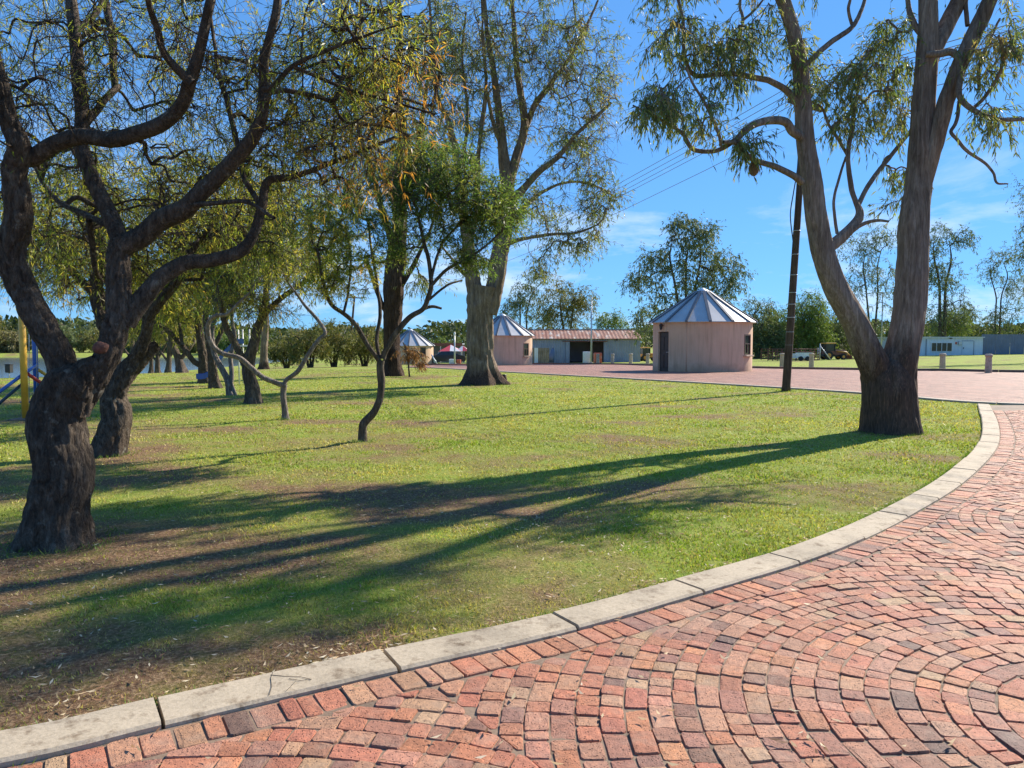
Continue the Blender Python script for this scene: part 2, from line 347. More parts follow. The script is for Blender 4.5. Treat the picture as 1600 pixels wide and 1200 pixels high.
def mat_water():
    m, nt, b, o = new_mat('lake_water'); p = pos(nt, (0.6, 1.6, 1)); n = noise(nt, p, 1.3, 4)
    nt.links.new(ramp(nt, n, [(0.3, (0.06, 0.08, 0.09)), (0.7, (0.10, 0.12, 0.13))]), b.inputs['Base Color'])
    b.inputs['Roughness'].default_value = 0.12; b.inputs['IOR'].default_value = 1.33; bump(nt, n, b, 0.12, 0.06); return m

M = {}
M['ground'] = mat_ground(); M['brick'] = mat_brick(); M['farbrick'] = mat_far_brick()
M['kerb'] = mat_concrete('kerb_concrete', (0.42, 0.345, 0.25)); M['kerb2'] = mat_concrete('far_kerb_concrete', (0.42, 0.34, 0.26)); M['kerb_shade'] = mat_concrete('shade_toned_kerb', (0.16, 0.11, 0.085))  # last one: far kerb's shaded face is put into the dark brown colour
M['sand'] = mat_concrete('jointing_sand', (0.21, 0.145, 0.10), 0.55)
M['plaster'] = mat_plaster(); M['concrete'] = mat_concrete('post_concrete', (0.50, 0.385, 0.285), 0.8)
M['bark_dark'] = mat_bark('dark_fissured_bark', (0.045, 0.034, 0.027), (0.14, 0.108, 0.083), (0.29, 0.24, 0.19), (9, 9, 3.2), lichen=0.95, bdist=0.06)
M['bark_gum'] = mat_bark('smooth_gum_bark', (0.12, 0.085, 0.065), (0.25, 0.19, 0.15), (0.40, 0.33, 0.27), (6, 6, 0.55), crack=0.35, bdist=0.02, skirt=1.5)
M['bark_pale'] = mat_bark('pale_gum_bark', (0.12, 0.085, 0.06), (0.27, 0.205, 0.15), (0.44, 0.36, 0.28), (5, 5, 0.6), crack=0.5, bdist=0.05, skirt=.5)
M['bark_string'] = mat_bark('stringy_bark', (0.03, 0.02, 0.015), (0.095, 0.06, 0.042), (0.20, 0.14, 0.10), (12, 12, 0.7), crack=1.0, bdist=0.06)
M['bark_grey'] = mat_bark('grey_weathered_bark', (0.09, 0.072, 0.06), (0.25, 0.21, 0.18), (0.44, 0.40, 0.36), (7, 7, 1.6), lichen=0.6)
M['bark_mid'] = mat_bark('brown_bark', (0.045, 0.034, 0.026), (0.125, 0.098, 0.076), (0.25, 0.205, 0.165), (6, 6, 1.2), lichen=0.4)
M['leaf'] = mat_leaf('narrow_leaves'); M['leaf_gum'] = mat_leaf('gum_leaves', 0.5, 0.40, 0.3); M['leaf_far'] = mat_leaf('distant_leaves', 0.6, 0.25, 0.25)
M['grass'] = mat_leaf('grass_blades', 0.55, 0.32, 0.25); M['litter'] = mat_leaf('dry_litter', 0.7, 0.15, 0.2)
M['roof'] = plain('grey_roof_steel', (0.47, 0.465, 0.47), 0.45, 0.2, 0.1, 2, 0.02); M['cap'] = plain('dark_ridge_steel', (0.13, 0.135, 0.15), 0.4, 0.3, 0.1, 2, 0.02); M['capl'] = plain('pale_roof_cap', (0.60, 0.62, 0.66), 0.4, 0.3, 0.1, 2, 0.02)
M['door'] = plain('dark_brown_timber', (0.045, 0.028, 0.022), 0.5); M['frame'] = plain('red_brown_frame', (0.10, 0.045, 0.032), 0.5); M['glass'] = mat_glass('window_glass')
M['white'] = plain('white_paint', (0.74, 0.74, 0.72), 0.5, 0, 0.08); M['iron'] = plain('blue_grey_iron', (0.31, 0.34, 0.39), 0.55, 0.1, 0.16, 1.2, 0.05); M['rust'] = mat_rust()
M['prefab'] = plain('pale_blue_panel', (0.60, 0.66, 0.74), 0.5, 0, 0.06, 1.5); M['slate'] = plain('slate_blue_sheet', (0.16, 0.18, 0.24), 0.5, 0.1, 0.1, 1.5); M['black'] = plain('dark_interior', (0.018, 0.017, 0.018), 0.8)
M['red'] = plain('red_paint', (0.48, 0.045, 0.035), 0.45, 0, 0.12); M['orange'] = plain('orange_red_paint', (0.55, 0.11, 0.05), 0.5, 0, 0.12); M['yellow'] = plain('yellow_paint', (0.72, 0.40, 0.05), 0.45, 0, 0.18, 7); M['blue'] = plain('blue_paint', (0.04, 0.12, 0.42), 0.4, 0, 0.15); M['navy'] = plain('dark_green_blue_paint', (0.025, 0.06, 0.10), 0.45)
M['pole'] = mat_bark('creosoted_pole', (0.05, 0.032, 0.023), (0.105, 0.07, 0.05), (0.18, 0.13, 0.10), (14, 14, 0.5), crack=0.3, bdist=0.008)
M['wood'] = mat_bark('weathered_planks', (0.17, 0.125, 0.085), (0.30, 0.235, 0.165), (0.42, 0.35, 0.26), (6, 6, 0.5), crack=0.1, bdist=0.004)
M['wire'] = plain('galvanised_wire', (0.30, 0.31, 0.33), 0.4, 0.6, 0.1); M['cable'] = plain('black_cable', (0.02, 0.02, 0.022), 0.5, 0, 0.1); M['steel'] = plain('galvanised_steel', (0.50, 0.52, 0.54), 0.4, 0.4, 0.1)
M['tyre'] = plain('tyre_rubber', (0.022, 0.022, 0.023), 0.8); M['carpaint'] = plain('dark_car_paint', (0.022, 0.026, 0.035), 0.2, 0.2, 0.05, 2, 0); M['rustbar'] = plain('rust_red_steel', (0.19, 0.07, 0.045), 0.7); M['machine'] = plain('machine_yellow', (0.62, 0.27, 0.035), 0.5, 0, 0.15); M['nest'] = plain('straw_nest', (0.17, 0.11, 0.06), 0.9, 0, 0.4, 40, 0.6)
M['stub'] = plain('reddish_cut_wood', (0.17, 0.065, 0.042), 0.8, 0, 0.5, 45, 0.8); M['gazred'] = plain('red_canvas', (0.55, 0.05, 0.08), 0.7, 0, 0.1); M['gazwhite'] = plain('white_canvas', (0.78, 0.76, 0.76), 0.7, 0, 0.06); M['water'] = mat_water()

# ------------------------------------------------------------------ edges of lawn and roads (world coordinates)
kerb_px = [(35,1200),(255,1145),(630,1055),(905,990),(1110,930),(1270,880),(1370,838),(1440,800),(1500,762),(1545,720),(1561,690),(1558,660),(1546,634)]
kerb_pts = [G(*q)[:2] for q in kerb_px]
kerb_pts = [np.array((-9.0, 0.1)), np.array((-5.4, 1.12)), np.array((-3.5, 1.88)), np.array((-2.62, 2.30))] + kerb_pts
KERB = spline(np.array([(p[0], p[1], 0) for p in kerb_pts]), 0.08)[:, :2]          # brick side of the kerb
_seg = np.linalg.norm(np.diff(KERB, axis=0), axis=1); KLEN = np.concatenate([[0], np.cumsum(_seg)])
def kerb_at(s, off=0.0):
    """point on the kerb's brick edge at length s, moved off metres towards the lawn"""
    s = np.clip(s, 0, KLEN[-1]); i = int(np.clip(np.searchsorted(KLEN, s) - 1, 0, len(KERB) - 2))
    t = (s - KLEN[i]) / (KLEN[i+1] - KLEN[i]); p = KERB[i] + (KERB[i+1] - KERB[i]) * t
    d = KERB[min(i+3, len(KERB)-1)] - KERB[max(i-2, 0)]; d = d / np.linalg.norm(d)
    return p + off * np.array((-d[1], d[0])), d
def kerb_side(x, y):
    """signed distance to the kerb's brick edge, positive on the lawn"""
    x = np.atleast_1d(np.asarray(x, float)); y = np.atleast_1d(np.asarray(y, float)); out = np.empty(len(x))
    K = KERB[::3]; T = np.gradient(K, axis=0); T /= np.linalg.norm(T, axis=1)[:, None]
    for a in range(0, len(x), 20000):
        dx = x[a:a+20000, None] - K[None, :, 0]; dy = y[a:a+20000, None] - K[None, :, 1]
        j = np.argmin(dx*dx + dy*dy, 1); r = np.arange(len(j))
        out[a:a+20000] = -T[j, 1] * dx[r, j] + T[j, 0] * dy[r, j]
    return out
PL_N = np.array([G(*q)[:2] for q in [(1900,648),(1600,631.5),(1517,628),(1350,614),(1180,603),(1000,592.5),(900,587),(800,581.5),(740,578),(690,575.3),(640,574)]])
PL_F = np.array([G(*q)[:2] for q in [(1900,585),(1600,583),(1470,580.5),(1400,580),(1222,577),(1100,574),(1012,572),(957,570.3),(830,569.6),(735,570.5),(640,571.5)]])
PLN = spline(np.c_[PL_N, np.zeros(len(PL_N))], 0.6)[:, :2]; PLF = spline(np.c_[PL_F, np.zeros(len(PL_F))], 0.6)[:, :2]
def plaza_side(x, y):
    """positive on the camera's side of the plaza's near edge"""
    x = np.atleast_1d(np.asarray(x, float)); y = np.atleast_1d(np.asarray(y, float))
    dx = x[:, None] - PLN[None, ::2, 0]; dy = y[:, None] - PLN[None, ::2, 1]; j = np.argmin(dx*dx + dy*dy, 1); r = np.arange(len(j))
    T = np.gradient(PLN[::2], axis=0); T /= np.linalg.norm(T, axis=1)[:, None]
    return T[j, 0] * -dy[r, j] * -1 + T[j, 1] * dx[r, j] * -1

def bareness(x, y):
    x = np.asarray(x, float); y = np.asarray(y, float)
    n = fbm(x * 0.55 + 3, y * 0.9 + 8, 5)
    near = np.exp(-np.clip(y - 3.6, 0, 99) / 4.2) * sstep(6.5, -1.0, x) * 0.44
    under = 0.34 * np.exp(-(((x + 3.6) / 2.2) ** 2 + ((y - 5.6) / 1.4) ** 2)) + 0.20 * np.exp(-(((x + 1.6) / 1.7) ** 2 + ((y - 7.4) / 0.9) ** 2))
    left = 0.2 * sstep(2, -6, x) * sstep(40, 6, y)
    far = 0.10 * sstep(14, 26, y) * sstep(0, -8, x)
    foot = 0
    for (fx, fy, fr) in ((-3.5, 5.7, .9), (6.3, 12.6, .8), (-1.05, 26.3, 1.6), (-5.4, 10.1, .8)):
        foot = foot + 0.45 * np.exp(-((x - fx) ** 2 + (y - fy) ** 2) / fr ** 2)
    edge = 0.0
    return (n - 0.5) * 2.3 + 0.5 * (fbm(x * 2.3 + 31, y * 2.9 + 4, 3) - 0.5) + near + under + left + far + foot + 0.10

# ------------------------------------------------------------------ ground
rr = np.concatenate([[0.0], 0.4 * 1.028 ** np.arange(0, 290)]); nang = 420
aa = np.sort(np.concatenate([np.linspace(-0.85, 0.85, 300), np.linspace(0.85, 2 * math.pi - 0.85, 122)[1:-1]]))
nang = len(aa)
X = (rr[1:, None] * np.sin(aa)[None]).ravel(); Y = (rr[1:, None] * np.cos(aa)[None]).ravel()
Z = terrain(X, Y) - 0.022 * fbm(X * 1.3, Y * 1.3, 4)
V = np.vstack([[(0, 0, 0)], np.c_[X, Y, Z]])
nr = len(rr) - 1
i = np.arange(nr - 1)[:, None] * nang + 1; j = np.arange(nang)[None]; j2 = (j + 1) % nang
F = np.stack([i + j, i + nang + j, i + nang + j2, i + j2], -1).reshape(-1, 4)
b = np.clip(bareness(V[:, 0], V[:, 1]), 0, .8)
gm = np_mesh('ground', V, F, np.c_[b, b, b], True)
ground = tag(link('ground', gm, M['ground']), 'short patchy green lawn with bare brown soil under the trees', 'lawn', kind='structure')

# lake
lk = MB(); lk.add([(-260, 40, -1.62), (-14, 40, -1.62), (-24, 150, -1.62), (-260, 150, -1.62)], [(0, 1, 2, 3)])
tag(lk.build('lake', M['water']), 'calm grey blue lake beyond the left trees', 'lake', kind='structure')

def strip(name, A, B, rows, off, mat):
    n = 60
    def rs(Q):
        L = np.concatenate([[0], np.cumsum(np.linalg.norm(np.diff(Q, axis=0), axis=1))]); s = np.linspace(0, L[-1], n)
        return np.c_[np.interp(s, L, Q[:, 0]), np.interp(s, L, Q[:, 1])]
    A = rs(A); B = rs(B); t = np.linspace(0, 1, rows)
    Q = A[None] + (B - A)[None] * t[:, None, None]; x = Q[..., 0].ravel(); y = Q[..., 1].ravel(); z = terrain(x, y) + off
    i = np.arange(rows - 1)[:, None] * n; j = np.arange(n - 1)[None]
    F = np.stack([i + j, i + j + 1, i + n + j + 1, i + n + j], -1).reshape(-1, 4)
    me = np_mesh(name, np.c_[x, y, z], F); o = link(name, me, mat); return o
plaza = tag(strip('paved_plaza', PLN, PLF, 24, 0.03, M['farbrick']), 'wide red brick plaza running between lawn and round huts', 'paving', kind='structure')
outer = np.array([(-9, -12), (0, -12), (14, -9), (24, -2), (26, 8), (24, 15.5), (18.5, 17.9)], float)
road = tag(strip('brick_road', KERB, outer, 14, 0.0145, M['sand']), 'curving brick paved driveway laid in arcs', 'road', kind='structure')

# ------------------------------------------------------------------ kerb stones
def kerb_stone(s0, s1, w, ztop, fn, crown=0.012):
    k = max(2, int((s1 - s0) / 0.12) + 1); vs = []; fs = []
    prof = [(0.0, -0.06), (0.0, ztop - crown), (0.014, ztop), (w - 0.014, ztop + 0.004), (w, ztop - 0.008), (w, -0.06)]
    for a, s in enumerate(np.linspace(s0, s1, k)):
        for (o, z) in prof:
            p, d = fn(s, o); e = 0.0
            if a == 0: p = p + d * (0.004 + 0.010 * (z > ztop - 0.004) * 0)
            if a == k - 1: p = p - d * 0.004
            jig = 0.004 * (vnoise(p[0] * 14, p[1] * 14) - 0.5)
            vs.append((p[0] + jig, p[1] + jig, float(terrain(p[0], p[1])) + z + 0.5 * jig))
    n = len(prof)
    for a in range(k - 1):
        for q in range(n - 1): fs.append((a*n+q, a*n+q+1, a*n+n+q+1, a*n+n+q))
    fs += [tuple(reversed(range(n))), tuple((k-1)*n + q for q in range(n))]
    return MB().add(vs, fs)
j0, _ = G(258, 1143)[:2], 0
sj = KLEN[int(np.argmin(np.linalg.norm(KERB - j0, axis=1)))]
kerb_root = tag(bpy.data.objects.new('lawn_kerb', None), 'pale concrete kerb curving round the near lawn edge', 'kerb', kind='structure'); COL.objects.link(kerb_root)
s = sj - 7 * 1.0
while s < KLEN[-1] - 0.25:
    a, b_ = max(s, 0), min(s + 1.0, KLEN[-1])
    if b_ - a > 0.1:
        o = kerb_stone(a + random.uniform(.003, .012), b_ - random.uniform(.002, .01), 0.25 + random.uniform(-.006, .006), 0.042 + random.uniform(-.006, .006), kerb_at).build('kerb_stone', M['kerb'], kerb_root)
    s += 1.0
def along(Q):
    L = np.concatenate([[0], np.cumsum(np.linalg.norm(np.diff(Q, axis=0), axis=1))])
    def fn(s, off=0.0):
        p = np.array((np.interp(s, L, Q[:, 0]), np.interp(s, L, Q[:, 1]))); q = np.array((np.interp(s + .3, L, Q[:, 0]), np.interp(s + .3, L, Q[:, 1]))); r = np.array((np.interp(s - .3, L, Q[:, 0]), np.interp(s - .3, L, Q[:, 1])))
        d = (q - r) / np.linalg.norm(q - r); return p + off * np.array((-d[1], d[0])), d
    return fn, L[-1]
fn, LL = along(PLN)
pk = tag(bpy.data.objects.new('plaza_kerb', None), 'flush pale kerb along the near edge of the plaza', 'kerb', kind='structure'); COL.objects.link(pk)
for q in range(int(LL / 1.0)): kerb_stone(q * 1.0, q * 1.0 + 0.99, 0.36, 0.034, fn).build('kerb_stone', M['kerb2'], pk)
fn, LL = along(PLF)
pk2 = tag(bpy.data.objects.new('bollard_kerb', None), 'raised kerb coloured dark for its shaded face, along the far edge of the plaza', 'kerb', kind='structure'); COL.objects.link(pk2)
for q in range(int(LL / 1.5)): kerb_stone(q * 1.5, q * 1.5 + 1.48, 0.2, 0.15, lambda s, o: fn(s, -o)).build('kerb_stone', M['kerb_shade'], pk2)
# hairline crack in one kerb stone
ck = MB()
for line in ([(428,1062),(423,1075),(425,1088),(421,1102)], [(423,1070),(445,1072),(470,1073),(487,1077),(470,1079),(452,1076)], [(462,1080),(455,1088),(448,1095)]):
    pts = [];
    for q in line:
        g = G(q[0], q[1] + 0); pts.append((g[0], g[1], 0.0455))
    ck.tube(pts, 0.0012, 4)
ck.build('crack', M['black'], kerb_root)

# ------------------------------------------------------------------ bricks of the near road
def clip(poly, nx, ny, c):
    out = []
    for a in range(len(poly)):
        p, q = poly[a], poly[(a + 1) % len(poly)]; dp = p[0]*nx + p[1]*ny - c; dq = q[0]*nx + q[1]*ny - c
        if dp <= 0: out.append(p)
        if (dp < 0 < dq) or (dq < 0 < dp):
            t = dp / (dp - dq); out.append((p[0] + (q[0]-p[0])*t, p[1] + (q[1]-p[1])*t))
    return out
def area(p): return 0.5 * abs(sum(p[a][0]*p[(a+1) % len(p)][1] - p[(a+1) % len(p)][0]*p[a][1] for a in range(len(p))))
def cen(p): return (sum(q[0] for q in p) / len(p), sum(q[1] for q in p) / len(p))
HEAD = 0.205
centres = [(2.6, 2.8), (-0.95, 0.35), (5.5, 5.6), (8.6, 9.4), (5.6, 1.2), (8.9, 4.6), (11.9, 8.2), (11.6, 13.4), (-4.4, -1.4), (1.6, -1.4), (14.6, 12.0)]
polys = []
def in_view(x, y): return y > 1.3 and y < 16.5 and -1.0 * y - 0.8 < x < 0.78 * y + 1.4
W = 0.101
for ci, c in enumerate(centres):
    for k in range(0, 40):
        r0, r1 = k * W + 0.03, (k + 1) * W + 0.03; rm = 0.5 * (r0 + r1)
        a = random.uniform(0, 6.28); end = a + 2 * math.pi; base = random.choice([0.105, 0.115, 0.15])
        while a < end - 0.04 / rm:
            L = random.choice([0.08, 0.09, 0.098, 0.104, 0.11, 0.125, 0.15, 0.19]) * random.uniform(0.94, 1.06)
            if k < 2: L = 0.11
            da = min(L / rm, end - a); m = a + da / 2
            mx, my = c[0] + rm * math.cos(m), c[1] + rm * math.sin(m)
            g = random.uniform(0.0012, 0.0045)
            if in_view(mx, my):
                j1, j2, j3, j4 = [random.uniform(-.006, .006) for _ in range(4)]
                a0, a1 = a + g / rm, a + da - g / rm
                poly = [(c[0] + (r0+g) * math.cos(a0+j1/rm), c[1] + (r0+g) * math.sin(a0+j1/rm)), (c[0] + (r1-g+j1*.6) * math.cos(a0+j2/rm), c[1] + (r1-g+j1*.6) * math.sin(a0+j2/rm)),
                        (c[0] + (r1-g+j2*.6) * math.cos(a1+j3/rm), c[1] + (r1-g+j2*.6) * math.sin(a1+j3/rm)), (c[0] + (r0+g) * math.cos(a1+j4/rm), c[1] + (r0+g) * math.sin(a1+j4/rm))]
                for cj, e in enumerate(centres):
                    if cj == ci or not poly: continue
                    nx, ny = e[0]-c[0], e[1]-c[1]; ln = math.hypot(nx, ny); nx /= ln; ny /= ln
                    poly = clip(poly, nx, ny, nx*(c[0]+e[0])/2 + ny*(c[1]+e[1])/2 - 0.004)
                if len(poly) >= 3 and area(poly) > 0.0025: polys.append(poly)
            a += da
# keep off the header course and the plaza
P2 = []
cc = np.array([cen(p) for p in polys]); ks = kerb_side(cc[:, 0], cc[:, 1]); K3 = KERB[::3]; T3 = np.gradient(K3, axis=0); T3 /= np.linalg.norm(T3, axis=1)[:, None]
for p, k, q in zip(polys, ks, cc):
    if k > -HEAD + 0.06: continue
    if k > -HEAD - 0.2:
        jx = int(np.argmin(((K3 - q) ** 2).sum(1))); nx, ny = -T3[jx, 1], T3[jx, 0]
        p = clip(p, nx, ny, nx * K3[jx, 0] + ny * K3[jx, 1] - HEAD - 0.006)
        if len(p) < 3 or area(p) < 0.002: continue
    P2.append(p)
s = sj - 5.5
while s < KLEN[-1] - 0.15:
    w = random.choice([0.105, 0.112, 0.12, 0.075]) ; h = HEAD + random.uniform(-.02, .0)
    p0, d0 = kerb_at(s + .003, -0.012); p1, d1 = kerb_at(s + w - .004, -0.012); q0, _ = kerb_at(s + .003, -h); q1, _ = kerb_at(s + w - .004, -h)
    m = (p0 + q1) / 2
    if in_view(*m): P2.append([tuple(p0), tuple(q0), tuple(q1), tuple(p1)])
    s += w
PAL = [((0.41, 0.155, 0.092), 28), ((0.35, 0.12, 0.075), 14), ((0.42, 0.215, 0.14), 26), ((0.385, 0.225, 0.14), 9), ((0.42, 0.28, 0.17), 2.5), ((0.20, 0.105, 0.088), 8), ((0.27, 0.13, 0.095), 13), ((0.07, 0.06, 0.063), 2), ((0.45, 0.185, 0.095), 12)]
def brick_geo(poly):
    if sum(poly[a][0]*poly[(a+1) % len(poly)][1] - poly[(a+1) % len(poly)][0]*poly[a][1] for a in range(len(poly))) < 0: poly = poly[::-1]
    c = cen(poly); ring = []
    n = len(poly)
    for a in range(n):
        p, q = poly[a], poly[(a + 1) % n]; e = math.hypot(q[0]-p[0], q[1]-p[1])
        if e < 0.02: ring.append(p); continue
        f = min(0.13, random.uniform(0.004, 0.014) / e)
        def lerp(t, o): return (p[0] + (q[0]-p[0])*t + o * (c[0]-p[0]), p[1] + (q[1]-p[1])*t + o * (c[1]-p[1]))
        ring.append(lerp(f, 0.012)); 
        if e > 0.06: ring.append(lerp(0.5 + random.uniform(-.12, .12), random.uniform(-0.03, 0.045)))
        ring.append(lerp(1 - f, 0.012))
    n = len(ring); z = 0.021 + random.uniform(-.004, .004); tx, ty = random.uniform(-.035, .035), random.uniform(-.035, .035)
    vs = []
    for (ins, dz) in ((0.0, -0.03), (0.0, -0.0045), (0.035, 0.0), (0.3, 0.0008)):
        for (x, y) in ring:
            xx, yy = x + (c[0]-x)*ins, y + (c[1]-y)*ins
            vs.append((xx, yy, (z + dz + tx*(xx-c[0]) + ty*(yy-c[1]) + (random.uniform(-.0012, .0012) if dz >= 0 else 0)) if dz > -0.02 else -0.01))
    fs = []
    for k in range(3):
        for a in range(n): fs.append((k*n+a, k*n+(a+1) % n, k*n+n+(a+1) % n, k*n+n+a))
    fs.append(tuple(3*n + a for a in range(n)))
    return vs, fs, c
def pick():
    t = random.uniform(0, sum(w for _, w in PAL))
    for c_, w in PAL:
        t -= w
        if t <= 0: break
    f = random.uniform(0.86, 1.16); mu = (0.41, 0.175, 0.10); return tuple(min(1, (q * .74 + m_ * .26) * f * random.uniform(.95, 1.05)) for q, m_ in zip(c_, mu))
def shows(p):
    c = cen(p); k = c[0] / max(c[1], .1)
    return (area(p) / c[1] ** 3) if (-0.70 < k < 0.69 and c[1] > 2.62) else 0
P2.sort(key=lambda p: -shows(p))
rv, rf, rc = [], [], []
for n, p in enumerate(P2):
    vs, fs, c = brick_geo(p); col = pick()
    if n < 300:
        me = bpy.data.meshes.new('brick'); me.from_pydata([(a - c[0], b2 - c[1], e) for a, b2, e in vs], [], fs); me.polygons.foreach_set('use_smooth', [False] * len(fs)); put_col(me, [col] * len(vs))
        o = link('brick', me, M['brick'], road); o.location = (c[0], c[1], 0)
    else:
        b0 = len(rv); rv += vs; rf += [tuple(q + b0 for q in f) for f in fs]; rc += [col] * len(vs)
me = bpy.data.meshes.new('brick_paving'); me.from_pydata(rv, [], rf); put_col(me, rc)
tag(link('brick_paving', me, M['brick'], road), kind='stuff')

# ------------------------------------------------------------------ grass, straw, fallen leaves
def on_lawn(x, y):
    return (kerb_side(x, y) > 0.235) & (np.where(y > 17, plaza_side(x, y), 1.0) > 0.05)
def blades(N, r0, r1, seed):
    g = np.random.default_rng(seed); r = np.exp(g.uniform(math.log(r0), math.log(r1), N)); a = g.uniform(-0.86, 0.80, N)
    x = r * np.sin(a); y = r * np.cos(a); k = on_lawn(x, y); x, y, r = x[k], y[k], r[k]
    b = np.clip(bareness(x, y) + 0.6 * (fbm(x * 4, y * 4, 4) - 0.5), 0, .86)
    k = (g.random(len(x)) > b * 1.05 - 0.06) & (vnoise(x * 15, y * 15) * .6 + vnoise(x * 31 + 7, y * 31) * .5 > .18 + .5 * g.random(len(x))); x, y, r, b = x[k], y[k], r[k], b[k]; n = len(x)
    h = g.uniform(0.008, 0.023, n) * (0.6 + 0.9 * vnoise(x * 4 + 3, y * 4)) * (1 - 0.35 * b) * np.clip(r / 8, 0.9, 1.35); w = 0.0036 * np.clip(r / 4.4, 0.9, 5.0) * g.uniform(.7, 1.3, n)
    an = g.uniform(0, 6.283, n); ln = g.uniform(0.4, 2.0, n) * h; la = g.uniform(0, 6.283, n); z = terrain(x, y) - 0.018
    V = np.empty((n, 3, 3)); V[:, 0] = np.c_[x - np.cos(an) * w, y - np.sin(an) * w, z]; V[:, 1] = np.c_[x + np.cos(an) * w, y + np.sin(an) * w, z]; V[:, 2] = np.c_[x + np.cos(la) * ln, y + np.sin(la) * ln, z + 0.010 + h]
    t = np.clip(fbm(x * .8 + 40, y * .8, 3) * 1.6 - 0.45 + 0.30 * b + g.normal(0, .22, n), 0, 1)[:, None]
    c = np.array((0.19, 0.295, 0.03)) * (1 - t) + np.array((0.50, 0.44, 0.14)) * t
    dry = g.random(n) < (0.14 + 0.5 * b); c[dry] = np.array((0.40, 0.31, 0.155)) * g.uniform(.6, 1.15, (dry.sum(), 1))
    c = c * g.uniform(.5, 1.45, (n, 1))
    return V.reshape(-1, 3), np.arange(3 * n).reshape(-1, 3), np.repeat(c, 3, 0)
V, F, C = blades(900000, 2.3, 48, 5)
tag(link('grass', np_mesh('grass', V, F, C), M['grass']), 'short sparse grass blades growing over the lawn', 'grass', kind='stuff')

def flat_leaves(x, y, z, L, Wd, g, palette, curl=0.25):
    n = len(x); a = g.uniform(0, 6.283, n); ca, sa = np.cos(a), np.sin(a); L = L * g.uniform(.6, 1.3, n); Wd = Wd * g.uniform(.7, 1.3, n); up = g.uniform(0.0, curl, n) * L; up2 = g.uniform(0, curl, n) * L
    p = np.c_[x, y, z]; ax = np.c_[ca, sa, 0*a]; sd = np.c_[-sa, ca, 0*a]; zz = np.c_[0*a, 0*a, 1+0*a]
    V = np.stack([p - ax*L[:, None]/2 + zz*up[:, None], p + sd*Wd[:, None]/2 + zz*0.002, p + ax*L[:, None]/2 + zz*up2[:, None], p - sd*Wd[:, None]/2 + zz*0.004], 1)
    c = np.array(palette)[g.integers(0, len(palette), n)] * g.uniform(.7, 1.2, (n, 1))
    return V.reshape(-1, 3), np.arange(4*n).reshape(-1, 4), np.repeat(c, 4, 0)
g = np.random.default_rng(9); r = np.exp(g.uniform(math.log(2.4), math.log(18), 26000)); a = g.uniform(-0.85, 0.78, 26000); x = r*np.sin(a); y = r*np.cos(a)
k = on_lawn(x, y) & (g.random(len(x)) < 0.13 + 0.45 * sstep(0.48, 0.66, fbm(x * 1.4 + 9, y * 1.4, 3)) * sstep(12, 5, y)); x, y = x[k], y[k]
# drift of leaves that gathers against the kerb
ss = g.uniform(sj - 2.5, sj + 7.5, 620); oo = 0.262 + np.abs(g.normal(0, 0.05, 620)); pp = np.array([kerb_at(s_, o_)[0] for s_, o_ in zip(ss, oo)]); keep = fbm(ss * 2.2, ss * 0 + 3, 2) > 0.47; pp = pp[keep]
x = np.concatenate([x, pp[:, 0]]); y = np.concatenate([y, pp[:, 1]])
DRY = [(0.46, 0.33, 0.19), (0.55, 0.44, 0.28), (0.30, 0.17, 0.09), (0.22, 0.12, 0.07), (0.60, 0.52, 0.38)]
V, F, C = flat_leaves(x, y, terrain(x, y) + 0.012, 0.046, 0.010, g, DRY)
tag(link('leaf_litter', np_mesh('leaf_litter', V, F, C), M['litter']), 'dry fallen leaves and straw scattered over the lawn', 'leaf litter', kind='stuff')
# earth and straw in the paving joints, a few leaves blown on the bricks
r = np.exp(g.uniform(math.log(2.5), math.log(12), 260)); a = g.uniform(-0.6, 0.7, 260); x = r*np.sin(a); y = r*np.cos(a); k = (kerb_side(x, y) < -0.02) & (y < 15); x, y = x[k], y[k]
extra = np.array([G(*q)[:2] for q in [(1237,1122),(1240,1124),(1212,1170),(1222,1174),(1262,1166),(1266,1170),(1240,1178),(1285,1180),(1290,1185),(1275,1190),(1484,1178),(1486,1174),(908,1096),(965,978),(968,975)]])
x = np.concatenate([x, extra[:, 0]]); y = np.concatenate([y, extra[:, 1]])
V, F, C = flat_leaves(x, y, 0 * x + 0.033, 0.05, 0.012, g, DRY)
tag(link('blown_leaves', np_mesh('blown_leaves', V, F, C), M['litter']), 'few dry leaves blown across the brick paving', 'leaf litter', kind='stuff')
# weed tufts in the joints and at the kerb's foot
ss = g.uniform(sj - 2, sj + 8, 900); pp = np.array([kerb_at(s_, o_)[0] for s_, o_ in zip(ss, np.where(g.random(900) < .75, 0.262 + np.abs(g.normal(0, .03, 900)), -0.005))])
k = fbm(ss * 3.1, ss * 0 + 21, 2) > 0.5; pp = pp[k]
ss2 = g.uniform(sj - 2, sj + 11, 5200); o3 = 0.248 + np.abs(g.normal(0, .02, 5200)); p3 = np.array([kerb_at(s_, o_)[0] for s_, o_ in zip(ss2, o3)]); p3 = p3[fbm(ss2 * 2.3, ss2 * 0 + 5, 3) > .46]
ring = []
for (fx, fy, fr) in ((-3.47, 5.75, .30), (6.42, 12.75, .50), (-5.5, 10.2, .24), (-2.3, 11.6, .12), (-1.05, 26.8, .75), (8.3, 23.0, .2), (-4.45, 14.9, .1)):
    m_ = int(500 * fr + 120); a_ = g.uniform(0, 6.28, m_); q_ = fr + np.abs(g.normal(0, .09, m_)); ring.append(np.c_[fx + q_ * np.cos(a_), fy + q_ * np.sin(a_)])
pp = np.vstack([pp, p3] + ring); n = len(pp); an = g.uniform(0, 6.28, n); h = g.uniform(.02, .055, n); w = 0.0035
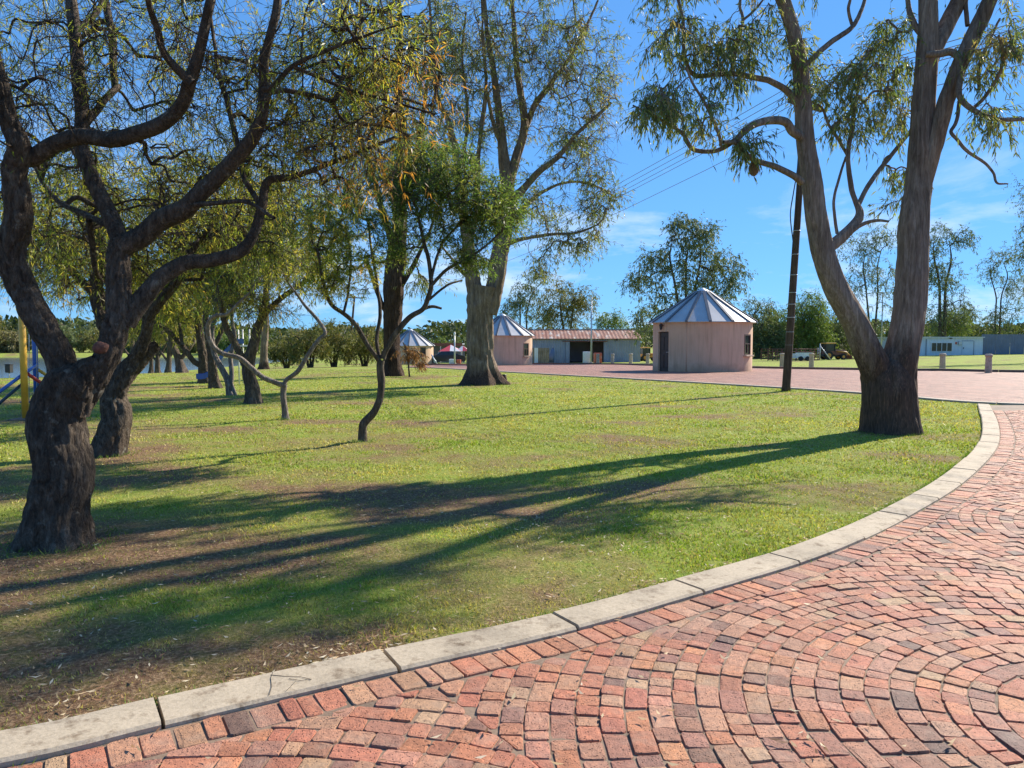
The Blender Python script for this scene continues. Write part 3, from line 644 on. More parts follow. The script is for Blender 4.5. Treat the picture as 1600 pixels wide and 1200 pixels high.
la = g.uniform(0, 6.28, n); V = np.stack([np.c_[pp[:, 0]-np.cos(an)*w, pp[:, 1]-np.sin(an)*w, 0*h], np.c_[pp[:, 0]+np.cos(an)*w, pp[:, 1]+np.sin(an)*w, 0*h], np.c_[pp[:, 0]+np.cos(la)*h*.7, pp[:, 1]+np.sin(la)*h*.7, h]], 1).reshape(-1, 3)
tag(link('weed_tufts', np_mesh('weed_tufts', V, np.arange(3*n).reshape(-1, 3), np.repeat(np.array([(0.12, 0.21, 0.03)]) * g.uniform(.6, 1.4, (n, 1)), 3, 0)), M['grass']), 'small green weeds sprouting along the curved kerb', 'weeds', kind='stuff')

# ------------------------------------------------------------------ round huts
def rondavel(loc, rad, wh, rise, door_a, win_a, label, nf=15, foff=0.0, conduit=None, sc=1.0):
    root = empty('round_hut', loc, label, 'hut', 'round huts along the plaza')
    T = 0.2; seg = 120; dang = lambda w: w / rad
    ops = []
    if door_a is not None: ops.append((door_a, dang(0.86 * sc), -0.02, 2.06 * sc))
    ops.append((win_a, dang(0.72 * sc), 0.86 * sc, 1.92 * sc))
    angs = set(2 * math.pi * i / seg for i in range(seg))
    def norm(a): return a % (2 * math.pi)
    # angle a: 0 points to the viewer (-Y), positive to the right (+X)
    for (a, w, z0, z1) in ops: angs |= {norm(a - w / 2), norm(a + w / 2)}
    angs = sorted(angs); zs = sorted({-0.4, 0.0, wh} | {q for o in ops for q in o[2:] if q > 0})
    m = MB()
    def pt(a, r, z): return (r * math.sin(a), -r * math.cos(a), z)
    for i in range(len(angs)):
        a0, a1 = angs[i], angs[(i + 1) % len(angs)]
        if a1 < a0: a1 += 2 * math.pi
        if a1 - a0 < 1e-5: continue
        mid = (a0 + a1) / 2
        for k in range(len(zs) - 1):
            zm = (zs[k] + zs[k+1]) / 2; hole = False
            for (a, w, z0, z1) in ops:
                dd = (mid - a + math.pi) % (2 * math.pi) - math.pi
                if abs(dd) < w / 2 and z0 < zm < z1: hole = True
            if not hole: m.add([pt(a0, rad, zs[k]), pt(a1, rad, zs[k]), pt(a1, rad, zs[k+1]), pt(a0, rad, zs[k+1])], [(0, 1, 2, 3)], True)
    for (a, w, z0, z1) in ops:
        z0 = max(z0, 0.0); A0, A1 = a - w / 2, a + w / 2
        for q in (A0, A1): m.add([pt(q, rad, z0), pt(q, rad - T, z0), pt(q, rad - T, z1), pt(q, rad, z1)], [(0, 1, 2, 3)])
        for z in (z0, z1): m.add([pt(A0, rad, z), pt(A1, rad, z), pt(A1, rad - T, z), pt(A0, rad - T, z)], [(0, 1, 2, 3)])
    m.build('wall', M['plaster'], root, fix=False)
    # a darker splash band is real dirt on the lowest plaster: a plinth ring, slightly proud
    # roof: flat steel facets with raised ridge caps
    R1 = rad * 1.085; R0 = 0.16 * rad; zb = wh - 0.06; zt = wh + rise * 0.86
    roof = MB()
    for i in range(nf):
        a0 = foff + 2 * math.pi * i / nf; a1 = a0 + 2 * math.pi / nf
        roof.add([pt(a0, R1 * .99, zb - .03), pt(a1, R1 * .99, zb - .03), pt(a1, rad * .9, zb - .03), pt(a0, rad * .9, zb - .03)], [(0, 1, 2, 3)])
    ro = roof.build('roof', M['capl'], root)
    for i in range(nf):
        a0 = foff + 2 * math.pi * i / nf; a1 = a0 + 2 * math.pi / nf; e = 0.006
        p = MB(); top = [pt(a0 + e, R1, zb), pt(a1 - e, R1, zb), pt(a1 - e * 4, R0, zt), pt(a0 + e * 4, R0, zt)]
        p.add(top + [(q[0], q[1], q[2] - 0.03) for q in top], [(0, 1, 2, 3), (7, 6, 5, 4), (0, 4, 5, 1), (1, 5, 6, 2), (2, 6, 7, 3), (3, 7, 4, 0)])
        p.build('roof_panel', M['roof'], ro)
        c = MB(); w = 0.07 * sc; h = 0.075 * sc
        t = (math.cos(a0), math.sin(a0))
        def off(r, z, s, up): q = pt(a0, r, z); return (q[0] + t[0] * s, q[1] + t[1] * s, q[2] + up)
        vs = []
        for (r, z) in ((R1 * 1.01, zb - 0.02), (R0, zt)):
            vs += [off(r, z, -w, -0.02), off(r, z, -w, h), off(r, z, w, h), off(r, z, w, -0.02)]
        c.add(vs, [(0, 1, 5, 4), (1, 2, 6, 5), (2, 3, 7, 6), (3, 0, 4, 7), (0, 3, 2, 1), (4, 5, 6, 7)])
        c.build('ridge_cap', M['cap'], ro)
    k = MB().lathe([(R0 * 1.25, zt - 0.09), (R0 * 1.22, zt - 0.02), (0.02, wh + rise)], nf); k.build('roof_cap', M['capl'], ro)
    # door
    if door_a is not None:
        d = MB(); w = 0.8 * sc; a = door_a; h = 2.04 * sc
        d.box((0, 0, h / 2), (w, 0.05, h - 0.02)); o = d.build('door', M['door'], root); o.location = pt(a, rad - 0.15, 0.0); o.rotation_euler = (0, 0, a)
        for (px_, pz) in ((-.18, .55), (.18, .55), (-.18, 1.45), (.18, 1.45)):
            MB().box((px_ * sc, -0.03, pz * sc), (0.26 * sc, 0.03, 0.72 * sc), bev=.01).build('door_panel', M['door'], o)
        MB().tube([(0.32 * sc, -0.04, 1.0), (0.32 * sc, -0.09, 1.0), (0.22 * sc, -0.09, 1.0)], 0.012, 6).build('handle', M['steel'], o)
        l = MB(); l.box((0, -0.05, 0.0), (0.05, 0.1, 0.04)); l.lathe([(0.02, 0.11), (0.10, 0.04), (0.085, -0.02), (0.06, -0.20), (0.02, -0.23)], 6, (0, -0.13, 0), False)
        o = l.build('wall_lantern', M['cable'], root); o.location = pt(a, rad, 2.06 * sc + 0.32 * sc); o.rotation_euler = (0, 0, a)
    # window
    w, h = 0.7 * sc, 1.06 * sc; cz = 0.5 * (0.86 + 1.92) * sc
    f = MB()
    for (cx_, cz_, dx, dz) in ((-w/2+.03, 0, .06, h), (w/2-.03, 0, .06, h), (0, h/2-.03, w-.12, .06), (0, -h/2+.03, w-.12, .06), (0, 0.05, w-.12, .045), (0, -.2, .04, .42)): f.box((cx_, 0, cz_), (dx, .06, dz))
    o = f.build('window', M['frame'], root); o.location = pt(win_a, rad - 0.035, cz); o.rotation_euler = (0, 0, win_a)
    MB().box((0, .02, .30), (w - .12, .012, h * .42)).build('pane', M['glass'], o); MB().box((0, .02, -.24), (w - .12, .012, h * .5)).build('pane', M['glass'], o)
    MB().box((0, -0.08, -h / 2 - .03), (w + .14, .2, .07), bev=.01).build('sill', M['concrete'], o)
    if conduit is not None:
        p = MB().tube([pt(conduit, rad + .012, 0.0), pt(conduit, rad + .012, wh - .05)], 0.016, 6); p.build('conduit', M['plaster'], root)
    return root
def gz(x, y): return float(terrain(x, y))
hx, hy = 10.12, 40.3
rondavel((hx, hy, gz(hx, hy) + 0.03), 2.57, 2.62, 1.78, math.radians(-64), math.radians(48), 'nearest pink plastered round hut with grey steel cone roof and dark door', foff=math.radians(-6), conduit=math.radians(-31))
hx, hy = -0.8, 64.2
rondavel((hx, hy, gz(hx, hy) - 0.02), 2.52, 2.62, 1.8, None, math.radians(52), 'round hut half hidden behind the tall pale gum trunk', foff=math.radians(14))
hx, hy = -11.2, 83.5
rondavel((hx, hy, gz(hx, hy) - 0.02), 2.5, 2.15, 1.8, None, math.radians(40), 'farthest round hut, seen small behind the stringy bark trunk', foff=math.radians(3))

# ------------------------------------------------------------------ shed with rusty roof
def zig(x0, x1, y, z0, z1, pitch=0.26, amp=0.035):
    """corrugated sheet in the xz plane"""
    n = max(2, int((x1 - x0) / pitch * 2)); vs = []; fs = []
    for i in range(n + 1):
        x = x0 + (x1 - x0) * i / n; yy = y + (amp if i % 2 else -amp); vs += [(x, yy, z0), (x, yy, z1)]
    for i in range(n): fs.append((2*i, 2*i+2, 2*i+3, 2*i+1))
    return MB().add(vs, fs)
sd = 82.0; sx0, sx1 = P(826, 560, sd)[0], P(1000, 560, sd)[0]; szb = gz((sx0 + sx1) / 2, sd) - 0.12
shed = empty('tin_shed', ((sx0 + sx1) / 2, sd, szb), 'long blue grey tin shed with a rusty roof and open doorway', 'shed')
L = (sx1 - sx0) / 2; H = 2.75; D = 7.0; dx0, dx1 = P(890, 560, sd)[0] - (sx0 + sx1) / 2, P(943, 560, sd)[0] - (sx0 + sx1) / 2
zig(-L, dx0, 0, 0, H).build('front_wall', M['iron'], shed, fix=False); zig(dx1, L, 0, 0, H).build('front_wall', M['iron'], shed, fix=False)
zig(dx0, dx1, 0, 2.38, H).build('door_header', M['iron'], shed, fix=False)
MB().box((0, D, H / 2), (2 * L, .1, H)).box((-L, D / 2, H / 2), (.08, D, H)).box((L, D / 2, H / 2), (.08, D, H)).build('rear_walls', M['iron'], shed)
MB().box((0, D / 2, 0.02), (2 * L, D, .05)).build('floor', M['sand'], shed)
MB().prism([(0, H), (D, H), (D / 2, H + 0.95)], -L - .02, -L + .05, 'x').build('gable', M['prefab'], shed); MB().prism([(0, H), (D, H), (D / 2, H + .95)], L - .05, L + .02, 'x').build('gable', M['prefab'], shed)
rr_ = MB()
n = int(2 * L / .38)
for sgn in (0, 1):
    vs = []; fs = []
    for i in range(2 * n + 1):
        x = -L - .15 + (2 * L + .3) * i / (2 * n); u = .03 if i % 2 else 0
        if sgn == 0: vs += [(x, -.35, H - .08 + u), (x, D / 2, H + .97 + u)]
        else: vs += [(x, D / 2, H + .97 + u), (x, D + .35, H - .08 + u)]
    for i in range(2 * n): fs.append((2*i, 2*i+2, 2*i+3, 2*i+1))
    rr_.add(vs, fs)
ro = rr_.build('roof', M['rust'], shed, fix=False)
MB().box((0, D / 2, H + 1.02), (2 * L + .3, .5, .04)).build('ridge_cap', M['capl'], ro)
MB().box((0, -.37, H - .07), (2 * L + .3, .03, .06)).build('gutter', M['rustbar'], ro)
for k in range(3): zig(dx0 - .45 + k * .001, dx0 - .02, -.12, 0.05, 2.36, .2).build('sliding_door', M['iron'], shed, fix=False) if k == 0 else None
MB().box(((dx0 + dx1) / 2 - .2, -.14, 2.42), (dx1 - dx0 + 1.2, .06, .08)).build('door_rail', M['rustbar'], shed)
MB().box((P(963, 536, sd)[0] - (sx0 + sx1) / 2, -.1, 2.55), (.22, .16, .12)).build('floodlight', M['cable'], shed)

def at(px, d): return np.array((P(px, 560, d)[0], d, gz(P(px, 560, d)[0], d)))
# plank screen left of the shed door
p0 = at(845, 79.5); t = empty('plank_screen', p0, 'weathered upright plank screen against the tin shed', 'screen')
wd = P(858, 560, 79.5)[0] - P(832, 560, 79.5)[0]
for i in range(9):
    x = -wd / 2 + wd * (i + .5) / 9; MB().box((x, 0, .82 + random.uniform(-.03, .03)), (wd / 9 - .015, .03, 1.6)).build('plank', M['white'] if i in (1, 2) else M['wood'], t)
MB().box((0, .05, 1.2), (wd, .05, .09)).box((0, .05, .4), (wd, .05, .09)).build('rail', M['wood'], t)
# dark folded parasol-like thing against the wall
p0 = at(864.5, 80.5); t = empty('folded_tarpaulin', p0, 'dark folded tarpaulin leaning on the shed wall', 'tarpaulin')
MB().tube([(-.25, -.1, 0.1), (-.18, 0, .7), (-.05, .2, 1.25), (0.0, .5, 1.6)], [.33, .30, .2, .04], 9).build('cloth', M['slate'], t)
def chest(px0, px1, ptop, d, mat, name, label, cat):
    a = P(px0, 560, d)[0]; b = P(px1, 560, d)[0]; c = (a + b) / 2; z = gz(c, d); h = P(c, ptop, d)[2] - z
    t = empty(name, (c, d, z), label, cat); w = b - a
    MB().box((0, 0, h / 2), (w, .65, h), bev=.03).build('body', mat, t)
    MB().box((0, -.335, h * .62), (w - .06, .02, h * .66)).build('door', mat, t); MB().box((0, -.335, h * .13), (w - .06, .02, h * .2)).build('drawer', mat, t)
    MB().box((w * .38, -.36, h * .6), (.03, .04, h * .28)).build('handle', M['steel'], t)
    return t
chest(911, 923, 549.5, 77.5, M['white'], 'fridge', 'white fridge standing in the tin shed doorway', 'fridge')
chest(928, 940, 551.5, 76.5, M['orange'], 'cool_box', 'orange red cooler cabinet beside the white fridge', 'cooler')
def lamp_pole(px, d, ytop, label, arms=0):
    b = at(px, d); h = P(px, ytop, d)[2] - b[2]; t = empty('lamp_pole', b, label, 'lamp pole', 'slim lamp poles')
    MB().tube([(0, 0, 0), (0, 0, h * .5), (0, 0, h)], [.085, .075, .055], 8).build('pole', M['steel'], t); MB().lathe([(.16, 0), (.16, .1), (.09, .12)], 8).build('base', M['concrete'], t)
    if arms:
        MB().tube([(-1.7, 0, h - .12), (-.8, 0, h + .02), (0, 0, h), (.25, 0, h - .04)], [.05, .05, .06, .04], 6).build('arm', M['steel'], t); MB().box((-1.9, 0, h - .15), (.6, .22, .12), bev=.03).build('lamp_head', M['steel'], t)
    else: MB().lathe([(.06, 0), (.11, .1), (.1, .25), (.02, .32)], 8, (0, 0, h)).build('lamp_head', M['white'], t)
lamp_pole(923.8, 73, 470, 'slim pale lamp pole in front of the shed doorway'); lamp_pole(710.5, 76, 524, 'slim pale pole between the white and red boxes'); lamp_pole(1376.5, 92, 457, 'steel street lamp seen through the fork of the double gum', 1)

# ------------------------------------------------------------------ carport corner at the far end of the plaza
d = 92.0; cx_ = P(690, 560, d)[0]; t = empty('carport', (cx_, d, gz(cx_, d)), 'low open carport with brown fascia behind the farthest hut', 'carport')
w0, w1 = P(655, 560, d)[0] - cx_, P(722, 560, d)[0] - cx_
MB().box(((w0 + w1) / 2, 2.5, 2.35), (w1 - w0, 5, .12)).build('roof', M['iron'], t); MB().box(((w0 + w1) / 2, -.06, 2.3), (w1 - w0 + .1, .05, .34)).build('fascia', M['rustbar'], t)
for q in (w0 + .1, (w0 + w1) / 2, w1 - .1): MB().box((q, .05, 1.15), (.1, .1, 2.3)).build('post', M['steel'], t)
MB().box(((w0 + w1) / 2, 5, 1.15), (w1 - w0, .08, 2.3)).build('rear_wall', M['slate'], t)
# gazebo
d = 86.0; c = P(709, 560, d)[0]; t = empty('gazebo_tent', (c, d, gz(c, d)), 'pop up gazebo with red and white peaked canopy', 'gazebo')
for (ox, w, mats) in ((-.35, 1.25, ('gazred', 'gazwhite')), (1.05, .8, ('gazwhite', 'gazred'))):
    zb, zt = 1.42, 2.05
    if ox > 0: zt = 1.95
    pts = [(ox - w, -w, zb), (ox + w, -w, zb), (ox + w, w, zb), (ox - w, w, zb)]; ap = (ox, 0, zt + .1)
    for i in range(4):
        a, b2 = pts[i], pts[(i + 1) % 4]; mid = tuple((a[k] + b2[k]) / 2 for k in range(3)); mid = (mid[0], mid[1], mid[2] + .02)
        MB().add([a, mid, ap], [(0, 1, 2)]).build('canopy_panel', M[mats[0]], t, fix=False); MB().add([mid, b2, ap], [(0, 1, 2)]).build('canopy_panel', M[mats[1]], t, fix=False)
        MB().box((a[0], a[1], zb / 2), (.05, .05, zb)).build('leg', M['steel'], t)
# parked car
def car(loc, rz, label):
    t = empty('parked_car', loc, label, 'car', rz=rz)
    prof = [(-2.05, .32), (-2.08, .72), (-1.9, .92), (-1.25, .98), (-.6, 1.40), (.55, 1.43), (1.35, 1.02), (1.95, .92), (2.08, .7), (2.05, .32)]
    vs = []; fs = []; n = len(prof)
    for y, ins in ((-.84, .0), (-.8, .04), (.8, .04), (.84, .0)):
        for (a, z) in prof: vs.append((a * (1 - .02 * (abs(y) > .82)), y * (1 - .16 * max(0, z - .95) / .45), z - (.02 if abs(y) > .82 and z > 1 else 0)))
    for k in range(3):
        for i in range(n): fs.append((k*n+i, k*n+(i+1) % n, k*n+n+(i+1) % n, k*n+n+i))
    fs += [tuple(range(n)), tuple(reversed(range(3*n, 4*n)))]
    MB().add(vs, fs).build('body', M['carpaint'], t)
    for sgn in (-1, 1):
        g = MB().add([(-.98, sgn*.825, 1.02), (.12, sgn*.825, 1.02), (.1, sgn*.765, 1.34), (-.55, sgn*.765, 1.34)], [(0, 1, 2, 3)]).build('side_window', M['glass'], t, fix=False)
        MB().add([(.2, sgn*.825, 1.02), (1.1, sgn*.825, 1.03), (.55, sgn*.765, 1.34), (.18, sgn*.765, 1.34)], [(0, 1, 2, 3)]).build('side_window', M['glass'], t, fix=False)
        for x in (-1.3, 1.3):
            w = MB(); n_ = 16
            w.add([(x + .32 * math.cos(2*math.pi*i/n_), sgn*(.88 - .2*k), .32 + .32 * math.sin(2*math.pi*i/n_)) for k in (0, 1) for i in range(n_)], [tuple(range(n_)), tuple(reversed(range(n_, 2*n_)))] + [(i, (i+1) % n_, n_+(i+1) % n_, n_+i) for i in range(n_)])
            wo = w.build('wheel', M['tyre'], t); MB().add([(x + .19 * math.cos(2*math.pi*i/10), sgn*.885, .32 + .19 * math.sin(2*math.pi*i/10)) for i in range(10)], [tuple(range(10))]).build('rim', M['steel'], wo, fix=False)
        MB().box((-2.07, sgn*.6, .68), (.06, .3, .13)).build('headlight', M['white'], t); MB().box((2.06, sgn*.6, .72), (.06, .28, .14)).build('tail_light', M['red'], t)
    MB().add([(-1.22, -.68, 1.0), (-1.22, .68, 1.0), (-.64, .62, 1.37), (-.64, -.62, 1.37)], [(0, 1, 2, 3)]).build('windscreen', M['glass'], t, fix=False)
q = at(691, 84); car((q[0] + .5, q[1], q[2]), 0.12, 'dark parked car under the carport at the far end')
chest(702, 711.5, 561, 79.5, M['white'], 'freezer_box', 'white freezer box in front of the dark parked car', 'freezer'); chest(713.5, 720, 562, 79, M['orange'], 'cool_box', 'small orange red cooler beside the far white box', 'cooler')
q = at(678, 80.5); t = empty('leaning_pipe', q, 'pale pipe leaning on the farthest hut', 'pipe'); MB().tube([(-.3, .5, 1.0), (0.0, .2, .5), (.35, 0, 0.03)], .07, 8).build('tube', M['steel'], t)

# ------------------------------------------------------------------ bollards along the far kerb
bols = [(1545, 36.2, 'concrete bollard nearest the right edge of the picture'), (1473, 40.0, 'concrete bollard right of the double gum, in front of white prefab'), (1268, 47.5, 'concrete bollard just right of the utility pole'), (1222, 49.5, 'concrete bollard just left of the utility pole'),
        (1012, 61.0, 'concrete bollard right beside the nearest hut wall'), (985.5, 63.5, 'concrete bollard second left of the nearest hut'), (957, 66.0, 'concrete bollard third left of the nearest hut'), (934, 68.0, 'concrete bollard in front of the orange red cooler'), (1345, 44.2, 'concrete bollard partly hidden by the left leaning gum limb')]
for (px, d, lb) in bols:
    b = at(px, d); t = empty('bollard', b, lb, 'bollard', 'concrete bollards along the plaza')
    MB().lathe([(.16, -.1), (.155, .05), (.135, .8)], 12).build('post', M['concrete'], t); MB().lathe([(.135, .8), (.165, .81), (.165, .9), (.12, .935), (.0, .94)], 12).build('cap', M['concrete'], t)

# ------------------------------------------------------------------ prefab and fence on the right
d = 100.0; x0, x1 = P(1395, 556, d)[0], P(1535, 556, d)[0]; c = (x0 + x1) / 2; zb = gz(c, d) - .05; w = x1 - x0; h = P(c, 527.5, d)[2] - zb + 0 * d
h = P(1480, 527.5, d)[2] - zb
t = empty('prefab_office', (c, d, zb), 'pale blue prefab office with a row of dark windows', 'prefab')
zig(-w / 2, w / 2, 0, 0, h, .45, .02).build('front_wall', M['prefab'], t, fix=False); MB().box((0, 3, h / 2), (w - .06, 5.9, h)).build('body', M['prefab'], t); MB().box((0, 2.9, h + .05), (w + .2, 6.4, .1)).build('roof', M['capl'], t)
wx0, wx1 = P(1455, 540, d)[0] - c, P(1487, 540, d)[0] - c; wz0, wz1 = P(1470, 549, d)[2] - zb, P(1470, 535.5, d)[2] - zb
f = MB()
for z in (wz0, wz1): f.box(((wx0+wx1)/2, -.06, z), (wx1-wx0+.1, .08, .07))
for k in range(5): f.box((wx0 + (wx1-wx0)*k/4, -.06, (wz0+wz1)/2), (.07, .08, wz1-wz0-.07))
wo = f.build('window', M['capl'], t)
for k in range(4): MB().box((wx0 + (wx1-wx0)*(k+.5)/4, -.045, (wz0+wz1)/2), ((wx1-wx0)/4-.08, .02, wz1-wz0-.08)).build('pane', M['glass'], wo)
dx0, dx1 = P(1503, 540, d)[0] - c, P(1520.5, 540, d)[0] - c; dh = P(1510, 533, d)[2] - zb
do = MB().box(((dx0+dx1)/2, -.05, dh/2), (dx1-dx0, .05, dh-.02)).build('door', M['prefab'], t)
MB().box((dx1+.04, -.05, dh/2), (.07, .07, dh)).box(((dx0+dx1)/2, -.05, dh+.03), (dx1-dx0, .07, .06)).build('door_frame', M['slate'], do); MB().box((dx0+.15, -.1, 1.0), (.05, .08, .25)).build('handle', M['cable'], do)
MB().box((P(1499, 540, d)[0] - c, -.12, P(1499, 536, d)[2] - zb), (.42, .22, .5), bev=.03).build('air_conditioner', M['steel'], t); MB().box((P(1493.5, 540, d)[0] - c, -.05, P(1493, 536, d)[2] - zb), (.22, .04, .3)).build('notice', M['orange'], t)
MB().box((P(1485, 540, d)[0] - c, -.1, h - .08), (.3, .16, .14)).build('floodlight', M['cable'], t); MB().box((P(1447, 540, d)[0] - c, -.04, h*.46), (.06, .06, h*.9)).build('downpipe', M['slate'], t)
x0, x1 = P(1535.5, 556, d)[0], P(1760, 556, d)[0]; c2 = (x0+x1)/2; t = empty('sheet_fence', (c2, d + .4, gz(c2, d) - .3), 'dark slate blue sheet metal fence right of the prefab', 'fence')
for k in range(10):
    a = -(x1-x0)/2 + (x1-x0)*k/10; zig(a, a + (x1-x0)/10 - .02, 0, 0, h + .45 + .0*k, .35, .03).build('sheet', M['slate'], t, fix=False)
# ------------------------------------------------------------------ cattle-rail cage, white trailer panel, machine and goal frame
d = 80.0; x0, x1 = P(1200, 556, d)[0], P(1280, 556, d)[0]; c = (x0+x1)/2; zb = gz(c, d); t = empty('rail_pen', (c, d, zb), 'rust red steel rail pen at the edge of the wood', 'pen'); w = x1-x0; h = 1.2
for z in (.1, .38, .65, .92, h): MB().tube([(-w/2, 0, z), (w/2, 0, z)], .035, 6).tube([(-w/2, 2.2, z), (w/2, 2.2, z)], .035, 6).build('rail', M['rustbar'], t)
for k in range(12): MB().box((-w/2 + w*k/11, 0, h/2), (.07, .07, h + .05)).build('post', M['rustbar'], t)
for k in range(8): MB().box((-w/2 + w*k/7, 2.2, h/2), (.07, .07, h + .05)).build('post', M['rustbar'], t)
d = 77.5; x0, x1 = P(1240, 556, d)[0], P(1267, 556, d)[0]; c = (x0+x1)/2; zb = gz(c, d); t = empty('white_trailer', (c, d, zb), 'low white ribbed trailer parked before the rail pen', 'trailer'); w = x1-x0
zig(-w/2, w/2, -.5, .28, .85, .22, .03).build('side_panel', M['white'], t, fix=False); MB().box((0, .1, .5), (w, 1.1, .45)).build('bed', M['white'], t)
for x in (-.35, .35): MB().prism([(x + .24*math.cos(2*math.pi*i/12), .24 + .24*math.sin(2*math.pi*i/12)) for i in range(12)], -.6, -.45).build('wheel', M['tyre'], t)
d = 79; b = at(1281, d); t = empty('goal_frame', b, 'pale steel frame with a slanting brace beside the machine', 'frame'); hh = 1.75
MB().tube([(0, 0, 0), (0, 0, hh)], .05, 8).build('upright', M['steel'], t); MB().tube([(0, 0, 1.55), (1.1, -.2, .02)], .045, 8).build('brace', M['steel'], t); MB().tube([(.35, 1.4, 0), (.35, 1.4, 1.3)], .04, 8).build('upright', M['steel'], t)
def machine(loc, rz, label, cabm, s=1.0):
    t = empty('loader_machine', loc, label, 'loader', rz=rz)
    def bx(nm, mt, c, dd, bev=.03, rx=0, parent=None): return MB().box(tuple(q*s for q in c), tuple(q*s for q in dd), bev=bev*s, rx=rx).build(nm, mt, parent or t)
    bx('engine_hood', M[cabm], (1.05, 0, .85), (1.5, .8, .6)); bx('chassis', M['cable'], (.4, 0, .5), (2.8, .6, .25)); cab = bx('cab_roof', M['machine'], (-.25, 0, 1.95), (1.3, 1.1, .12))
    for (x, y) in ((-.8, -.5), (.3, -.5), (-.8, .5), (.3, .5)): bx('cab_post', M['cable'], (x, y, 1.35), (.08, .08, 1.1), .0, 0, cab)
    bx('cab_glass', M['glass'], (-.25, 0, 1.45), (1.02, .92, .8), .02); bx('cab_base', M[cabm], (-.25, 0, .85), (1.2, 1.0, .4))
    for (x, r) in ((-.5, .52), (1.35, .36)):
        for y in (-.62, .47):
            w = MB().prism([((x + r*math.cos(2*math.pi*i/16))*s, (r + r*math.sin(2*math.pi*i/16))*s) for i in range(16)], y*s, (y+.16)*s).build('wheel', M['tyre'], t)
            MB().prism([((x + r*.5*math.cos(2*math.pi*i/12))*s, (r + r*.5*math.sin(2*math.pi*i/12))*s) for i in range(12)], (y-.01)*s, (y+.17)*s).build('rim', M['machine'], w)
    MB().tube([(.6*s, -.45*s, 1.0*s), (1.8*s, -.45*s, .9*s), (2.3*s, -.45*s, .4*s)], .07*s, 6).tube([(.6*s, .45*s, 1.0*s), (1.8*s, .45*s, .9*s), (2.3*s, .45*s, .4*s)], .07*s, 6).build('loader_arm', M['machine'], t)
    MB().prism([(2.2*s, .55*s), (2.2*s, .1*s), (2.8*s, .05*s), (2.75*s, .12*s), (2.35*s, .2*s), (2.3*s, .55*s)], -.8*s, .8*s).build('bucket', M['rustbar'], t); return t
b = at(1297, 82); machine(b, 0.15, 'small loader with orange roofed cab beside the rail pen', 'rustbar', .92)
b = at(1010, 86); machine((b[0], b[1], b[2]), 0.3, 'yellow machine peeping out left of the nearest hut', 'machine', .8)
# bricks-and-stuff heap right of loader
# ------------------------------------------------------------------ utility poles and wires
def upole(bx_, by_, top, r0, label, rings=True):
    z = gz(bx_, by_); t = empty('utility_pole', (bx_, by_, z), label, 'utility pole', 'wooden utility poles'); v = np.array(top) - np.array((bx_, by_, z))
    pts = [tuple(v * k) for k in (-.01, .02, .25, .5, .75, 1.0)]
    MB().tube(pts, [r0*1.35, r0*1.12, r0, r0*.92, r0*.84, r0*.75], 14).build('shaft', M['pole'], t)
    if rings:
        for k in (.075, .16, .205, .255, .30, .34, .40, .47, .55):
            p = v * k; MB().lathe([(r0*1.0, -.008), (r0*1.06, 0), (r0*1.0, .008)], 14, tuple(p)).build('strap_wire', M['steel'], t)
    MB().box(tuple(v * .97), (1.6, .1, .12), rz=math.radians(35)).build('crossarm', M['pole'], t)
    for k in (-.7, -.25, .25, .7):
        p = v * .97; MB().lathe([(.02, .06), (.045, .1), (.03, .14), (.045, .18), (0, .22)], 8, (p[0] + k*math.cos(math.radians(35)), p[1] + k*math.sin(math.radians(35)), p[2])).build('insulator', M['white'], t)
    return t, np.array(top)
pb = G(1228, 611); ptop = P(1259, 150, 23.0)
t, A = upole(pb[0], pb[1], ptop, .112, 'dark leaning wooden pole at the lawn edge near the double gum')
pts = [tuple(P(1249, 205, 22.8) - pb), tuple(P(1246, 262, 22.75) - pb), tuple(P(1240, 300, 22.7) - pb), tuple(P(1235, 335, 22.75) - pb), tuple(P(1238.5, 372, 22.85) - pb), tuple(P(1241, 390, 22.9) - pb)]
MB().tube(spline(np.array(pts), .1), .017, 6).build('down_cable', M['cable'], t)
q = at(544.5, 92); ptop2 = P(554, 462, 92); t, B = upole(q[0], q[1], ptop2, .15, 'thin far pole standing among the olive bushes', False)
MB().tube([tuple(P(548, 500, 92) - q), tuple(P(528, 540, 90) - q), tuple(P(519, 571, 88.5) - q)], .03, 5).build('stay_wire', M['cable'], t)
Cc = np.array((20.0, 5.4, 8.6))
for k in range(5):
    o = (-.7, -.3, .1, .45, .75)[k]; w = MB(); dz = (0.18, .18, .18, .18, -.35)[k]
    pts = []
    for (s0, s1, sag) in ((B, A, 1.5), (A, Cc, .25)):
        for u in np.linspace(0, 1, 14):
            p = s0 * (1-u) + s1 * u; p = p + np.array((.82*o, .57*o, dz - sag * 4 * u * (1-u))); pts.append(tuple(p))
    w.tube(pts, .011, 4); ob = w.build('power_line', M['wire'])
    tag(ob, ['topmost overhead wire from the leaning pole', 'second overhead wire below the topmost one', 'middle overhead wire of the five strands', 'fourth overhead wire from the top', 'lowest thick overhead wire of the five strands'][k], 'wire', 'overhead wires')

